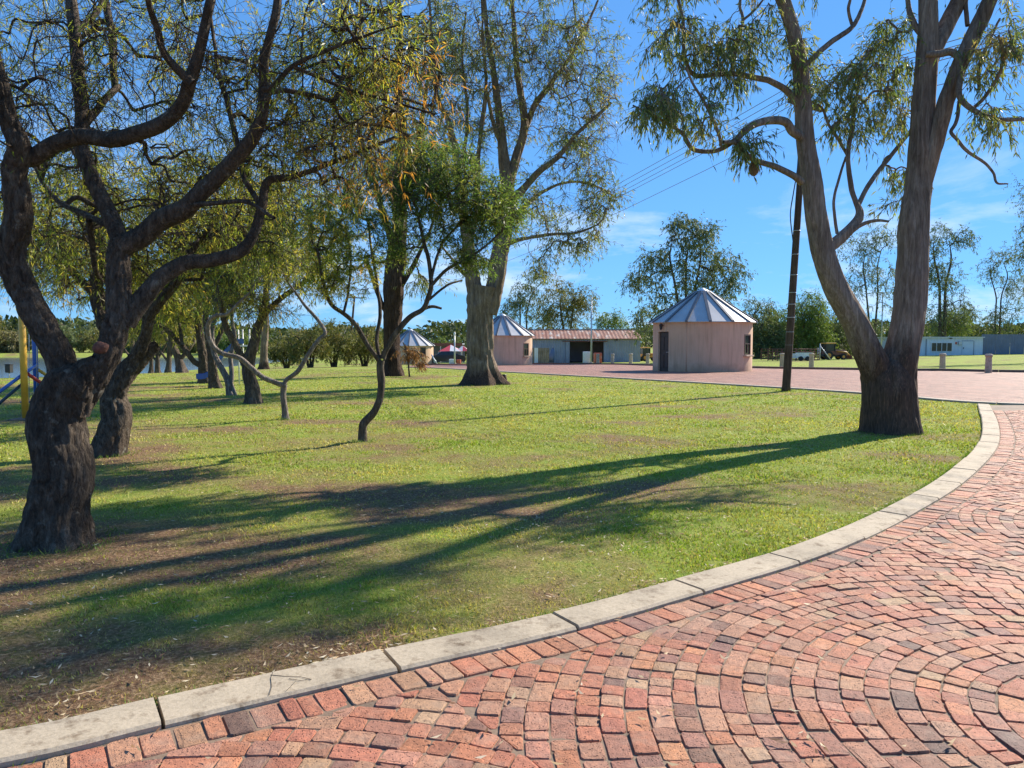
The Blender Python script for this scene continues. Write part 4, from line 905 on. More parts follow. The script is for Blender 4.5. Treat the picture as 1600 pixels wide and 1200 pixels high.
# ------------------------------------------------------------------ playground at the left
b = G(40, 655); t = empty('swing_frame', b, 'yellow and blue steel swing frame behind the gnarled tree', 'swing')
d0 = b[1]; yb = P(58, 640, 16.6) ; yb = np.array((yb[0], 16.6, gz(yb[0], 16.6)))
def rel(px, py, d): return tuple(P(px, py, d) - b)
MB().tube([(0, 0, -.05), (0, 0, 2.75)], .062, 14).build('yellow_post', M['yellow'], t); MB().tube([tuple(yb - b), tuple(yb - b + np.array((0, 0, 2.75)))], .055, 14).build('blue_post', M['blue'], t)
MB().tube([(0, 0, 2.7), tuple(yb - b + np.array((0, 0, 2.7)))], .05, 12).build('top_beam', M['navy'], t)
MB().tube([rel(40, 582, 14.9), rel(-30, 634, 14.4)], .034, 10).tube([rel(39, 583, 14.95), rel(58, 570, 16.6)], .034, 10).build('blue_strut', M['blue'], t); MB().tube([rel(38, 597, 14.95), rel(-30, 655, 14.6)], .03, 10).build('dark_strut', M['navy'], t)
MB().tube([rel(43, 584, 15.0), rel(100, 622, 16.2)], .034, 10).build('red_strut', M['red'], t); MB().tube([rel(60, 578, 16.6), rel(112, 612, 18)], .034, 10).build('yellow_strut', M['yellow'], t)
sw = MB().box(rel(51.5, 628, 15.6), (.42, .18, .04), bev=.01).build('swing_seat', M['slate'], t)
for px in (45.5, 57.5): MB().tube([rel(px, 628, 15.6), rel(px, 455, 15.6)], .008, 5).build('chain', M['steel'], sw)
MB().box((0.05, 0, .0), (.5, .5, .05), bev=.02).build('footing', M['sand'], t)
q = at(78, 46); t = empty('climbing_frame', q, 'small yellow climbing bar by the lake shore', 'climbing frame')
MB().tube([(-1.0, 0, 1.5), (1.0, 0, 1.5)], .06, 8).build('bar', M['yellow'], t)
for x in (-.95, -.2, .5, .95): MB().tube([(x, 0, 0), (x, 0, 1.5)], .04, 8).build('post', M['navy'], t)
q = at(13.5, 52); t = empty('litter_bin', q, 'dark square litter bin at the lake edge', 'bin')
MB().box((0, 0, .62), (.34, .34, .55), bev=.03).build('body', M['cable'], t); MB().tube([(0, 0, 0), (0, 0, .4)], .03, 6).build('stand', M['steel'], t); MB().box((0, 0, .92), (.4, .4, .05)).build('lid', M['cable'], t)
q = at(358, 26.5); t = empty('playground_slide', q, 'blue plastic slide with white supports among the row of trees', 'slide')
pr = [(-.30, .22), (-.26, 0), (.26, 0), (.30, .22)]; path = spline(np.array([rel_ for rel_ in ((.55, .3, 1.85), (.3, .1, 1.8), (-.2, -.2, 1.25), (-.6, -.4, .6), (-.9, -.5, .32), (-1.25, -.6, .3))]), .15)
vs = []; fs = []
for p in path:
    for (a, z) in pr: vs.append((p[0] + a*.4, p[1] - a*.92, p[2] + z))
for i in range(len(path)-1):
    for k in range(3): fs.append((i*4+k, i*4+k+1, i*4+4+k+1, i*4+4+k))
MB().add(vs, fs).build('chute', M['blue'], t, fix=False)
MB().box((.62, .35, 1.75), (.6, .7, .07)).build('platform', M['white'], t)
for (x, y) in ((.4, .1), (.9, .1), (.4, .65), (.9, .65)): MB().tube([(x, y, 0), (x, y, 2.5)], .035, 8).build('support', M['white'], t)
t.scale = (.78, .78, .78)
for k in range(5): MB().tube([(.95, .1, .3 + .3*k), (.95, .65, .3 + .3*k)], .02, 6).build('rung', M['blue'], t)
b = G(788, 598); t = empty('short_post', b, 'short dark stake beside the pale gum roots', 'stake'); MB().tube([(0, 0, -.02), (.01, 0, .12), (-.02, 0, .28)], [.10, .095, .09], 9).build('stake', M['pole'], t); MB().lathe([(.1, .27), (.1, .3), (0, .31)], 9, (-.02, 0, 0)).build('cap', M['cable'], t)

# ------------------------------------------------------------------ trees
_H = np.random.default_rng(3).random(4096)
def vn3(p):
    q = np.floor(p).astype(int); f = p - q; f = f * f * (3 - 2 * f); r = 0
    for dx in (0, 1):
        for dy in (0, 1):
            for dz in (0, 1):
                h = ((q[..., 0] + dx) * 73 + (q[..., 1] + dy) * 179 + (q[..., 2] + dz) * 283 + ((q[..., 0] + dx) * (q[..., 1] + dy + 7)) * 31) & 4095
                r = r + _H[h] * (f[..., 0] if dx else 1 - f[..., 0]) * (f[..., 1] if dy else 1 - f[..., 1]) * (f[..., 2] if dz else 1 - f[..., 2])
    return r
def limb_disp(amp, seed, ridges=0.0, lumps=1.0, fine=None):
    def fn(pts, a):
        m, n = len(pts), len(a); q = np.empty((m, n, 3)); s = np.arange(m)[:, None] * np.ones(n)[None]
        q[..., 0] = pts[:, None, 0] * 2.2 * lumps + np.cos(a)[None] * 1.3 + seed; q[..., 1] = pts[:, None, 1] * 2.2 * lumps + np.sin(a)[None] * 1.3; q[..., 2] = pts[:, None, 2] * 3.0 * lumps
        d = 1 + amp * (vn3(q) - 0.5) * 2 + amp * 0.6 * (vn3(q * 2.7) - 0.5) * 2
        if ridges:
            q2 = q.copy(); q2[..., 0] = np.cos(a)[None] * 5 + seed; q2[..., 1] = np.sin(a)[None] * 5; q2[..., 2] = pts[:, None, 2] * 1.4
            d = d + ridges * (vn3(q2) - 0.5) * 2 + ridges * .6 * (vn3(q2 * 2.1) - .5)
        if fine:   # bark plates and furrows, in metres
            ro, R, st = fine; fr = ro[1]; q3 = np.empty((m, n, 3)); rr_ = np.maximum(R, .06)[:, None]
            q3[..., 0] = np.cos(a)[None] * rr_ * fr + seed * 5; q3[..., 1] = np.sin(a)[None] * rr_ * fr; q3[..., 2] = (np.arange(m) * st)[:, None] * fr * ro[2]
            w = vn3(q3 * .45) * 1.6; q3 = q3 + w[..., None]
            f = 1 - np.abs(vn3(q3) - .5) * 2; f2 = vn3(q3 * 2.3)
            d = d - (ro[0] * (f ** 3) * 1.0 - ro[0] * .5 * f2) / rr_
        return d
    return fn
def rnd_unit(g, n):
    v = g.normal(0, 1, (n, 3)); return v / (np.linalg.norm(v, axis=1)[:, None] + 1e-9)
def unit(v): return v / (np.linalg.norm(v, axis=-1)[..., None] + 1e-9)

KAREE = [((0.14, 0.21, 0.04), 4), ((0.22, 0.27, 0.055), 4), ((0.09, 0.14, 0.035), 2), ((0.38, 0.35, 0.08), 5), ((0.38, 0.24, 0.08), .9)]
OLIVE = [((0.15, 0.17, 0.045), 4), ((0.20, 0.20, 0.06), 3), ((0.10, 0.12, 0.035), 3), ((0.25, 0.21, 0.07), 2)]
GUM = [((0.13, 0.19, 0.065), 4), ((0.19, 0.25, 0.09), 4), ((0.08, 0.125, 0.05), 2), ((0.27, 0.28, 0.12), 3), ((0.32, 0.24, 0.11), .8)]
FARG = [((0.09, 0.135, 0.058), 4), ((0.135, 0.18, 0.075), 4), ((0.06, 0.095, 0.045), 2), ((0.18, 0.20, 0.10), 3)]
BRIGHT = [((0.13, 0.20, 0.045), 4), ((0.19, 0.26, 0.06), 4), ((0.08, 0.13, 0.035), 2)]
DARKG = [((0.06, 0.12, 0.04), 4), ((0.10, 0.165, 0.045), 4), ((0.16, 0.21, 0.055), 3), ((0.26, 0.24, 0.07), 1)]
RUSTY = [((0.36, 0.18, 0.05), 4), ((0.40, 0.27, 0.07), 3), ((0.24, 0.21, 0.05), 4)]
DEAD = [((0.33, 0.17, 0.07), 4), ((0.42, 0.25, 0.11), 3)]
def tree(name, label, base, d, limbs, clusters, bark, leafmat='leaf', pal=KAREE, leaf=(0.085, 0.012), twigs=7, per=9, tw=0.32, droop=0.35, seed=1, zmin=None, rtip=0.006, sides=18, amp=0.09, ridges=0.05, flare=(0.35, 0.3), twig_r=0.003, group=None, twig_mesh=True, arch=0.12, wig=0.16, rough=(.016, 26., .32)):
    """base: (px,py); d: depth of base; limbs: [(px,py,width_px) ...] with optional depth offsets; clusters: (px,py,rx,ry,dd,rd,n[,palette])"""
    g = np.random.default_rng(seed); B = P(base[0], base[1], d); B[2] = gz(B[0], B[1])
    root = empty(name, B, label, 'tree', group)
    VV = []; FF = []; nv = 0; nodes = []; nodew = []
    for li, L in enumerate(limbs):
        pts, dd0, dd1 = L[0], L[1], L[2]; opt = L[3] if len(L) > 3 else {}
        rows = []; n = len(pts)
        for k, q in enumerate(pts):
            dep = d + dd0 + (dd1 - dd0) * (k / max(1, n - 1)) ** 1.2; p = P(q[0], q[1], dep)
            rows.append((*p, q[2] * (0.44 if not opt.get('trunk') else 0.46) * dep / F_PX))
        rows = np.array(rows)
        if opt.get('trunk'):
            rows[0, 2] = gz(rows[0, 0], rows[0, 1]) - 0.12
        rmax = rows[:, 3].max(); fine = rmax > .085 and d < 30; stp = max(0.02, rmax * (.14 if fine else .35)); Q = spline(rows, stp); Q[:, 3] = np.maximum(Q[:, 3], rtip * 0.8)
        # organic wander
        m = len(Q); t = np.arange(m) * stp
        for ax in range(3): Q[:, ax] += (fbm(t * .9 / max(rmax, .03) * .12 + seed * 3.1 + li * 7 + ax * 13, t * 0 + li, 3) - .5) * min(rmax * .7, .10) * np.clip(np.arange(m) * stp / rmax / 2.2, 0, 1)
        R = Q[:, 3].copy(); dsp = limb_disp(amp, seed * 1.7 + li, ridges, 1.0, (rough, R, stp) if fine else None)
        if opt.get('trunk'):
            hgt = Q[:, 2] - (Q[0, 2] + .12); fl = flare[0] * np.exp(-np.clip(hgt, 0, 99) / flare[1]); base_d = dsp; ph = g.uniform(0, 6)
            def dsp(pts_, a, base_d=base_d, fl=fl, ph=ph): return base_d(pts_, a) + fl[:, None] * (1 + 0.55 * np.cos(5 * a + ph)[None] + .35 * np.cos(3 * a + 1.7 * ph)[None])
        ns = (52 if fine else sides) if rmax > .085 else (10 if rmax > .04 else 7)
        if opt.get('trunk') and rmax > .15: ns = 72 if fine else max(sides, 26)
        V_, F_ = tube_np(Q[:, :3], R, ns, 0, dsp); VV.append(V_); FF.append(F_ + nv); nv += len(V_)
        # closed tip
        VV.append(Q[-1:, :3] + (Q[-1, :3] - Q[-2, :3]) * .6); e = nv - ns; FF.append(np.array([(e + a, e + (a + 1) % ns, nv, nv) for a in range(ns)])); nv += 1
        if not opt.get('nonode'):
            st = max(1, int(0.12 / stp))
            for k in range(0, m, st):
                if zmin is None or Q[k, 2] > zmin: nodes.append(Q[k, :3])
    limbN = len(nodes)
    # crown points
    A = []; AP = []
    for c in clusters:
        px, py, rx, ry, dd, rd, n = c[:7]; pl = c[7] if len(c) > 7 else None
        u = rnd_unit(g, n) * (g.random(n) ** 0.45)[:, None]
        for k in range(n):
            A.append(P(px + u[k, 0] * rx, py + u[k, 1] * ry, max(1.0, d + dd + u[k, 2] * rd))); AP.append(pl)
    A = np.array(A) if A else np.zeros((0, 3))
    if len(A):
        keepz = A[:, 2] > (B[2] + .5); A = A[keepz]; AP = [p for p, k in zip(AP, keepz) if k]
    cap = limbN + len(A) * 5 + 5; NP = np.zeros((cap, 3)); NP[:limbN] = np.array(nodes) if limbN else 0; par = np.full(cap, -1); cnt = np.zeros(cap); N = limbN; paths = []
    if len(A):
        dist = np.array([np.min(((NP[:limbN] - a) ** 2).sum(1)) for a in A]); order = np.argsort(dist)
        for ai in order:
            a = A[ai]; df = a - NP[:N]; dl = np.sqrt((df ** 2).sum(1)); cost = dl + 0.35 * np.clip(-df[:, 2], 0, 9) * (droop < .6)
            j = int(np.argmin(cost)); s0 = NP[j]; ln = dl[j]; K = 4 if ln > .25 else 2; ids = [j]; off = rnd_unit(g, 1)[0] * ln * wig; off2 = rnd_unit(g, 1)[0] * ln * wig * .6
            for k in range(1, K + 1):
                u = k / K; q = s0 + (a - s0) * u + off * math.sin(math.pi * u) + off2 * math.sin(2 * math.pi * u) + np.array((0, 0, arch * ln * math.sin(math.pi * u)))
                NP[N] = q; par[N] = ids[-1]; ids.append(N); N += 1
            paths.append((ids, ai)); k = ids[-1]
            while k >= limbN and k >= 0: cnt[k] += 1; k = par[k]
        for ids, ai in paths:
            pts = NP[ids]; r = rtip * np.maximum(1, cnt[ids]) ** 0.5; r[0] = r[1] * 1.15
            ns = 4 if r[0] < .012 else (6 if r[0] < .03 else 8)
            if len(pts) > 2 and r[0] > .012: qq = spline(np.c_[pts, r], np.linalg.norm(pts[1] - pts[0]) / 2 + .01); pts, r = qq[:, :3], qq[:, 3]
            V_, F_ = tube_np(pts, r, ns); VV.append(V_); FF.append(F_ + nv); nv += len(V_)
        # twigs and leaves
        nA = len(A); last = np.array([p[0][-2] for p in paths]); endn = np.array([p[0][-1] for p in paths]); idx = np.array([p[1] for p in paths]); fin = np.empty(nA, int); prv = np.empty(nA, int); fin[idx] = endn; prv[idx] = last
        ed = unit(NP[fin] - NP[prv]); o = np.repeat(np.arange(nA), twigs); n = len(o)
        start = NP[fin][o] + (NP[prv][o] - NP[fin][o]) * g.random((n, 1)) * .9
        td = unit(ed[o] * .45 + rnd_unit(g, n) * .9 + np.array((0, 0, -droop * .55))); tl = tw * g.uniform(.5, 1.35, n)
        t_end = start + td * tl[:, None] + np.array((0, 0, -1.0)) * (droop * .35 * tl ** 1.0)[:, None]
        if twig_mesh:
            sd = unit(np.cross(td, rnd_unit(g, n))); s2 = np.cross(td, sd); r0 = twig_r * 1.4; r1 = twig_r * .6
            tv = np.stack([start + sd * r0, start - sd * r0 * .5 + s2 * r0 * .87, start - sd * r0 * .5 - s2 * r0 * .87, t_end + sd * r1, t_end - sd * r1 * .5 + s2 * r1 * .87, t_end - sd * r1 * .5 - s2 * r1 * .87], 1).reshape(-1, 3)
            bidx = np.arange(n)[:, None] * 6; f = np.concatenate([bidx + np.array([[0, 1, 4, 3]]), bidx + np.array([[1, 2, 5, 4]]), bidx + np.array([[2, 0, 3, 5]])]); VV.append(tv); FF.append(f + nv); nv += len(tv)
        isbare = np.array([p_ == 'bare' for p_ in AP]); AP = [None if p_ == 'bare' else p_ for p_ in AP]
        o2 = np.repeat(np.arange(n)[~isbare[o]], per); n2 = len(o2); u = g.random((n2, 1)) ** .8; p = start[o2] + (t_end - start)[o2] * u
        ax = unit(td[o2] * .55 + rnd_unit(g, n2) * .75 + np.array((0, 0, -droop))); sd = unit(np.cross(ax, rnd_unit(g, n2))); nn = np.cross(ax, sd)
        Ls = leaf[0] * g.uniform(.55, 1.35, (n2, 1)); Ws = leaf[1] * g.uniform(.7, 1.3, (n2, 1))
        LV = np.stack([p, p + ax * Ls * .42 + sd * Ws * .5 + nn * Ls * .05, p + ax * Ls + np.array((0, 0, -1)) * Ls * .12, p + ax * Ls * .42 - sd * Ws * .5 + nn * Ls * .05], 1).reshape(-1, 3) - B
        allpal = {}
        def tones(pl):
            c = np.array([q[0] for q in pl]); w = np.array([q[1] for q in pl], float); return c, w / w.sum()
        ccol = np.empty((nA, 3)); 
        for k in range(nA):
            c, w = tones(AP[k] or pal); ccol[k] = c[g.choice(len(c), p=w)]
        lc = np.empty((n2, 3)); oo = o[o2]; c, w = tones(pal); lc = ccol[oo] * .6
        own = c[g.choice(len(c), n2, p=w)]; special = np.array([p_ is not None for p_ in AP])[oo]; own[special] = ccol[oo][special]
        lc = (lc + own * .4) * g.uniform(.72, 1.28, (n2, 1))
        me = np_mesh('crown', LV, np.arange(4 * n2).reshape(-1, 4), np.repeat(lc, 4, 0)); link('crown', me, M[leafmat], root)
    V_ = np.vstack(VV) - B; F_ = np.vstack(FF); me = np_mesh('trunk', V_, F_, None, True); me.validate(); link('trunk', me, M[bark], root)
    return root, B

# --- T1: the gnarled tree at the left front
T1 = [
 ([(86,862,98),(92,800,92),(106,738,94),(97,690,92),(96,648,84),(108,610,80),(122,585,74),(124,570,40)], 0, 0, {'trunk': 1, 'nonode': 1}),
 ([(114,645,54),(127,606,54),(139,580,48),(147,566,34),(151,556,14)], -.01, -.03, {'nonode': 1}),
 ([(112,612,55.4),(92,560,50.4),(64,505,47),(36,440,46.2),(24,396,45.4),(36,335,45.4),(28,271,42),(34,233,38.6),(20,190,30.2),(8,140,25.2),(-10,80,20.2),(-30,0,15.1),(-50,-90,8.4)], 0, -.4),
 ([(120,640,42),(150,590,47),(176,545,43.7),(191,490,40.3),(189,440,37.8),(188,396,37),(196,370,35.3)], 0.05, .1),
 ([(190,385,31.9),(167,333,28.6),(142,283,26.9),(128,233,25.2),(129,183,22.7),(121,104,21.8),(112,0,18.5),(108,-90,12.6),(120,-180,6.72)], .1, .8),
 ([(30,250,28.6),(54,242,30.2),(83,225,28.6),(125,212,28.6),(167,217,26.9),(208,208,26),(258,188,25.2),(288,158,23.5),(300,125,22.7),(313,83,18.5),(321,33,16.8),(332,-20,14.3),(350,-120,7.56)], -.1, -.6),
 ([(192,385,37),(221,367,35.3),(250,342,33.6),(292,325,33.6),(317,300,30.2),(354,262,27.7),(388,225,24.4),(404,188,21),(408,158,19.3),(410,104,16.8),(417,70,15.1),(429,20,13.4),(440,-60,9.24),(452,-160,5.04)], .1, -.2),
 ([(196,505,37),(233,458,31.9),(258,429,28.6),(292,412,26),(333,408,23.5),(375,396,21),(396,367,18.5),(408,325,16.8),(417,283,14.3),(450,275,11.8),(500,258,9.24),(560,236,6.72),(613,213,5.04)], .1, .5),
 ([(408,325,10.9),(400,310,10.1),(379,271,10.1),(367,208,10.1),(350,146,8.4),(338,90,6.72),(330,30,5.04)], .4, .9),
 ([(300,130,16.8),(258,83,12.6),(246,42,11.8),(232,0,10.1),(222,-70,6.72)], -.5, -1.0),
 ([(412,140,10.1),(425,137,9.24),(458,104,8.4),(500,83,6.72),(560,60,5.04),(620,40,3.36)], -.2, -.5),
 ([(410,160,9.24),(421,146,9.24),(450,142,9.24),(513,158,7.56),(540,190,5.88),(600,197,5.04),(640,212,3.36)], -.2, .4),
 ([(458,104,7.56),(500,122,6.72),(547,140,5.88),(607,157,5.04),(680,178,3.36)], -.3, .2),
 ([(190,370,13.4),(165,352,11.8),(130,335,10.1),(95,318,8.4),(70,290,6.72),(50,250,5.04)], .2, 1.2),
 ([(300,320,10.1),(340,318,8.4),(385,316,7.56),(430,340,5.88)], 0, -.3, {}),
 ([(140,345,11.8),(150,420,8.4),(160,440,5.04)], .3, 1.0),
 ([(115,50,11.8),(150,20,10.1),(180,-40,7.56)], .6, 1.2), ([(180,140,11.8),(175,60,13.4),(165,0,11.8),(155,-90,7.56)], .9, 1.4), ([(129,200,13.4),(160,160,12.6),(185,135,11.8)], .5, .9),
]
c1 = [(150,60,220,160,1.3,1.5,80),(330,70,210,140,1.0,1.3,62),(480,110,180,120,.6,1.1,44),(40,180,150,160,.9,1.2,40),(260,250,190,120,1.9,.8,56),(420,240,150,100,1.5,.8,62),(60,340,140,110,2.0,.8,56),(500,200,130,90,.6,.9,36),(250,110,280,150,.5,1.5,60,'bare'),(450,170,180,120,.3,1.1,24,'bare'),(250,330,210,90,.9,.8,36,'bare'),(80,120,140,120,.2,1.2,26,'bare'),
      (610,150,100,90,.3,.8,26,RUSTY),(560,240,100,70,.5,.8,18,RUSTY),(250,-160,330,120,0,2.4,40),(480,-80,220,90,0,1.8,22),(-120,100,120,220,0,2.0,60),(560,60,120,70,.2,1.1,40)]
r, B1 = tree('gnarled_tree', 'thick gnarled lichen spotted tree nearest the camera at left', (88,852), 5.75, T1, c1, 'bark_dark', leaf=(0.072, 0.0085), twigs=8, per=6, tw=.34, seed=21, zmin=1.6, rough=(.02, 30., .3), rtip=.0032, amp=.10, ridges=.06, flare=(.36, .17), twig_r=.002)
st = MB(); c = P(157, 543, 5.62) - B1; vs = []; fs = []
for i in range(11):
    for j in range(18):
        th, ph = math.pi * (i + .5) / 11, 2 * math.pi * j / 18; u = np.array((math.sin(th) * math.cos(ph), math.sin(th) * math.sin(ph), math.cos(th)))
        vs.append(c + u * np.array((.056, .056, .05)) * (.86 + .3 * float(vn3((u * 2.1 + 5)[None])[0]) - .12 * float(vn3((u * 6 + 9)[None])[0])))
for i in range(10):
    for j in range(18): fs.append((i*18+j, i*18+(j+1) % 18, i*18+18+(j+1) % 18, i*18+18+j))
fs += [tuple(range(18)), tuple(180 + j for j in range(18))]
st.add(vs, fs, True)
o = st.build('burl', M['stub'], r); o['label'] = 'lumpy reddish burl in the fork of the trunk'

# --- T2 and the row behind
tree('leaning_tree', 'dark bent tree just behind the gnarled front tree', (168,718), 10.2,
 [([(166,722,50),(176,680,48),(182,650,46),(176,618,42),(194,583,36),(214,560,32),(232,545,24),(246,537,18)], 0, .2, {'trunk': 1, 'nonode': 1}), ([(181,655,36),(176,625,38),(165,590,34),(172,545,30),(160,500,26),(150,450,22),(160,390,18),(140,330,13),(150,250,8)], 0, .8),
  ([(205,572,26),(225,530,20),(238,490,18),(270,450,15),(300,400,11),(330,350,7)], .1, -.6), ([(165,470,16),(120,430,14),(90,380,10),(60,330,7)], .5, 1.2)],
 [(150,330,170,110,.6,1.8,170),(300,340,130,100,0,1.5,95),(70,400,120,70,1,1.4,90),(230,425,100,44,.5,1.2,44),(380,330,100,80,.3,1.2,56)], 'bark_dark', leaf=(.09, .013), twigs=8, per=7, tw=.42, seed=22, zmin=2.0, rtip=.005, flare=(.2, .25), twig_r=.003)
tree('forked_dead_tree', 'small pale grey tree forking low into two crooked bare limbs', (446,655), 14.9,
 [([(447,657,13),(446,640,11),(443,615,10.5),(444,600,11)], 0, 0, {'trunk': 1, 'nonode': 1}), ([(445,603,10),(431,598,9),(412,590,9),(394,575,9),(375,559,9),(350,553,9),(334,542,9),(325,523,9),(326,504,8),(337,493,7),(356,490,6),(378,470,5),(400,448,4)], 0, -.5), ([(444,600,8),(449,592,8),(466,579,8),(481,554,7.5),(497,532,7.5),(508,520,7),(500,504,6.5),(487,489,6),(475,476,5),(458,452,4),(440,425,3)], 0, .5), ([(508,521,4),(514,517,2.5)], .35, .35, {'nonode': 1})],
 [(400,415,60,34,-.2,.8,26),(450,395,60,36,.4,.8,26)], 'bark_grey', leaf=(.10, .017), twigs=7, per=8, tw=.4, seed=23, zmin=2.2, rtip=.006, flare=(.25, .1), ridges=.02)
tree('row_tree', 'thick trunked tree in the row, nearest behind the dead forked tree', (397,630), 18.7,
 [([(397,632,25),(394,610,22),(388,585,21),(390,560,19),(396,540,17),(401,514,15),(408,493,13)], 0, 0, {'trunk': 1, 'nonode': 1}), ([(405,500,12),(431,473,10),(459,451,9),(490,430,7),(520,400,5)], 0, .6), ([(388,580,14),(369,539,12),(353,511,10),(345,480,8),(335,440,6)], 0, -.5), ([(406,495,9),(415,460,8),(420,420,7),(430,370,5)], 0, .3)],
 [(430,400,110,70,0,2.0,110),(380,330,120,90,.5,2.0,110),(480,330,100,90,.5,1.8,90),(500,420,50,34,0,1.2,24),(340,440,50,34,0,1.2,24),(400,475,80,24,.2,1.4,34)], 'bark_mid', leaf=(.12, .019), twigs=8, per=7, tw=.6, seed=24, zmin=2.2, rtip=.008, flare=(.25, .25), twig_r=.004)
tree('row_tree', 'slim twin stemmed tree in the row with pale bark', (364,617), 21.5,
 [([(364,618,13),(358,600,11),(350,580,10),(342,565,9),(334,545,9),(332,515,8),(340,480,7)], 0, 0, {'trunk': 1}), ([(360,605,9),(362,580,8),(361,560,8),(366,530,7),(362,495,6),(370,450,5)], 0, .3)],
 [(350,440,70,50,0,1.6,50),(330,380,80,60,.3,1.8,46)], 'bark_grey', leaf=(.14, .026), twigs=7, per=8, tw=.5, seed=25, zmin=2.4, rtip=.008, group='trees in the left row')
tree('row_tree', 'dark tree in the row right beside the blue slide', (337,606), 24.7,
 [([(337,607,17),(333,580,15),(330,555,14),(325,525,12),(322,490,10),(326,450,8)], 0, 0, {'trunk': 1}), ([(330,550,9),(345,520,8),(358,490,7),(380,460,5)], 0, .4)],
 [(320,420,80,60,0,2.0,70),(360,460,50,30,0,1.2,20)], 'bark_dark', leaf=(.15, .025), twigs=7, per=7, tw=.65, seed=26, zmin=2.4, rtip=.009, group='trees in the left row')
tree('row_tree', 'dark tree in the row with one limb reaching far left', (320,598), 27.7,
 [([(320,600,19),(317,580,17),(316,560,15),(312,530,13),(309,482,11),(312,440,9),(305,390,6)], 0, 0, {'trunk': 1}), ([(317,572,10),(303,564,9),(284,539,9),(262,517,8),(240,504,7),(215,490,5),(190,470,4)], 0, -.8), ([(285,540,6),(282,515,5.5),(276,490,5),(270,460,4)], -.4, .5)],
 [(290,420,110,64,0,2.6,120),(220,450,80,44,-.4,1.8,66),(150,430,80,56,0,1.8,70),(270,485,90,26,0,2.0,60)], 'bark_dark', leaf=(.15, .026), twigs=7, per=7, tw=.65, seed=27, zmin=2.2, rtip=.01, group='trees in the left row')
for (bx_, by_, d_, hh, ww, sd_, lb) in ((285,582,43,95,16,31,'leaning brown tree at the far end of the row'),(263,580,47,80,9,32,'small dark tree near the lake, left of the leaning one'),(246,580,50,80,8,33,'thin dark tree standing against the lake water'),(236,581,52,75,7,34,'farthest left thin dark tree at the lake edge'),(207,577,60,70,8,35,'small bushy tree on the lake shore seen under the limbs')):
    dx = -18 if bx_ == 285 else 0
    tree('row_tree', lb, (bx_, by_), d_, [([(bx_, by_ + 1, ww), (bx_ + dx * .4, by_ - 22, ww * .8), (bx_ + dx, by_ - 50, ww * .6), (bx_ + dx * 1.1, by_ - hh, ww * .3)], 0, 0, {'trunk': 1}), ([(bx_ + dx * .3, by_ - 18, ww * .5), (bx_ + 14, by_ - 42, ww * .4), (bx_ + 22, by_ - 62, ww * .25)], 0, .5), ([(bx_ + dx * .3, by_ - 14, ww * .5), (bx_ - 16, by_ - 36, ww * .4), (bx_ - 28, by_ - 56, ww * .25)], 0, .5)],
      [(bx_ + dx * .5, by_ - 78, 42, 30, 0, 2.4, 60), (bx_ - 6, by_ - 110, 34, 26, 0, 2.0, 40)], 'bark_mid', 'leaf', OLIVE, leaf=(.24, .05), twigs=6, per=8, tw=.7, seed=sd_, zmin=1.2, rtip=.014, twig_mesh=False, group='trees at the far end of the row')
tree('far_gum', 'straight pale trunk standing beyond the row of trees', (414,578), 55, [([(413,579,15),(413,550,12),(414,520,11.5),(415,480,10),(416,420,8),(412,360,5)], 0, 0, {'trunk': 1})],
 [(415,400,60,50,0,3,60),(400,340,60,50,0,3,50)], 'bark_pale', 'leaf_far', FARG, leaf=(.28, .06), twigs=6, per=8, tw=.9, seed=36, zmin=6, rtip=.015, twig_mesh=False)

# --- T10: small shrubby tree with curved stem
tree('curved_stem_tree', 'slender tree with a curved stem and dense dark green crown', (566,690), 11.6,
 [([(566,693,16),(566,675,14),(568,660,14),(584,642,13),(594,622,13),(596,597,13),(595,575,13),(596,562,13)], 0, 0, {'trunk': 1, 'nonode': 1}),
  ([(594,566,9),(587,557,9),(572,536,8.5),(553,504,8),(537,489,7.5),(516,473,7),(504,440,5.5),(498,400,4)], 0, -.5), ([(594,560,7),(588,532,7),(594,492,6.5),(590,450,5.5),(582,400,5),(576,350,3.5)], 0, .5),
  ([(598,560,11),(604,545,10),(619,520,10),(640,497,10),(660,483,9),(668,465,9),(673,443,8),(668,400,7),(657,353,5.5),(648,310,4)], 0, -.2), ([(662,483,6),(676,479,5.5),(690,482,4)], 0, 0, {'nonode': 1}),
  ([(672,448,6.5),(700,420,6),(733,403,5),(760,383,4),(785,360,3)], -.2, -.6), ([(672,440,6),(690,383,5),(720,347,4),(745,315,3)], -.2, .5), ([(668,470,5),(700,445,4),(722,438,3)], -.1, .3), ([(537,489,5),(545,450,4.5),(548,400,4),(540,350,3)], -.4, .4)],
 [(672,272,88,52,0,.9,120),(765,330,62,58,0,.8,90),(600,300,70,60,.2,.8,60),(640,370,80,50,.1,.8,44),(740,400,46,26,-.3,.5,22),(530,360,60,70,-.3,.7,44,KAREE),(560,420,50,40,.2,.6,18,KAREE),(700,310,60,50,0,.8,50),(520,440,40,34,-.4,.5,16,KAREE)],
 'bark_mid', pal=DARKG, leaf=(.075, .013), twigs=9, per=10, tw=.26, droop=.15, seed=41, zmin=2.0, rtip=.0042, flare=(.12, .15), ridges=.03, twig_r=.0022)

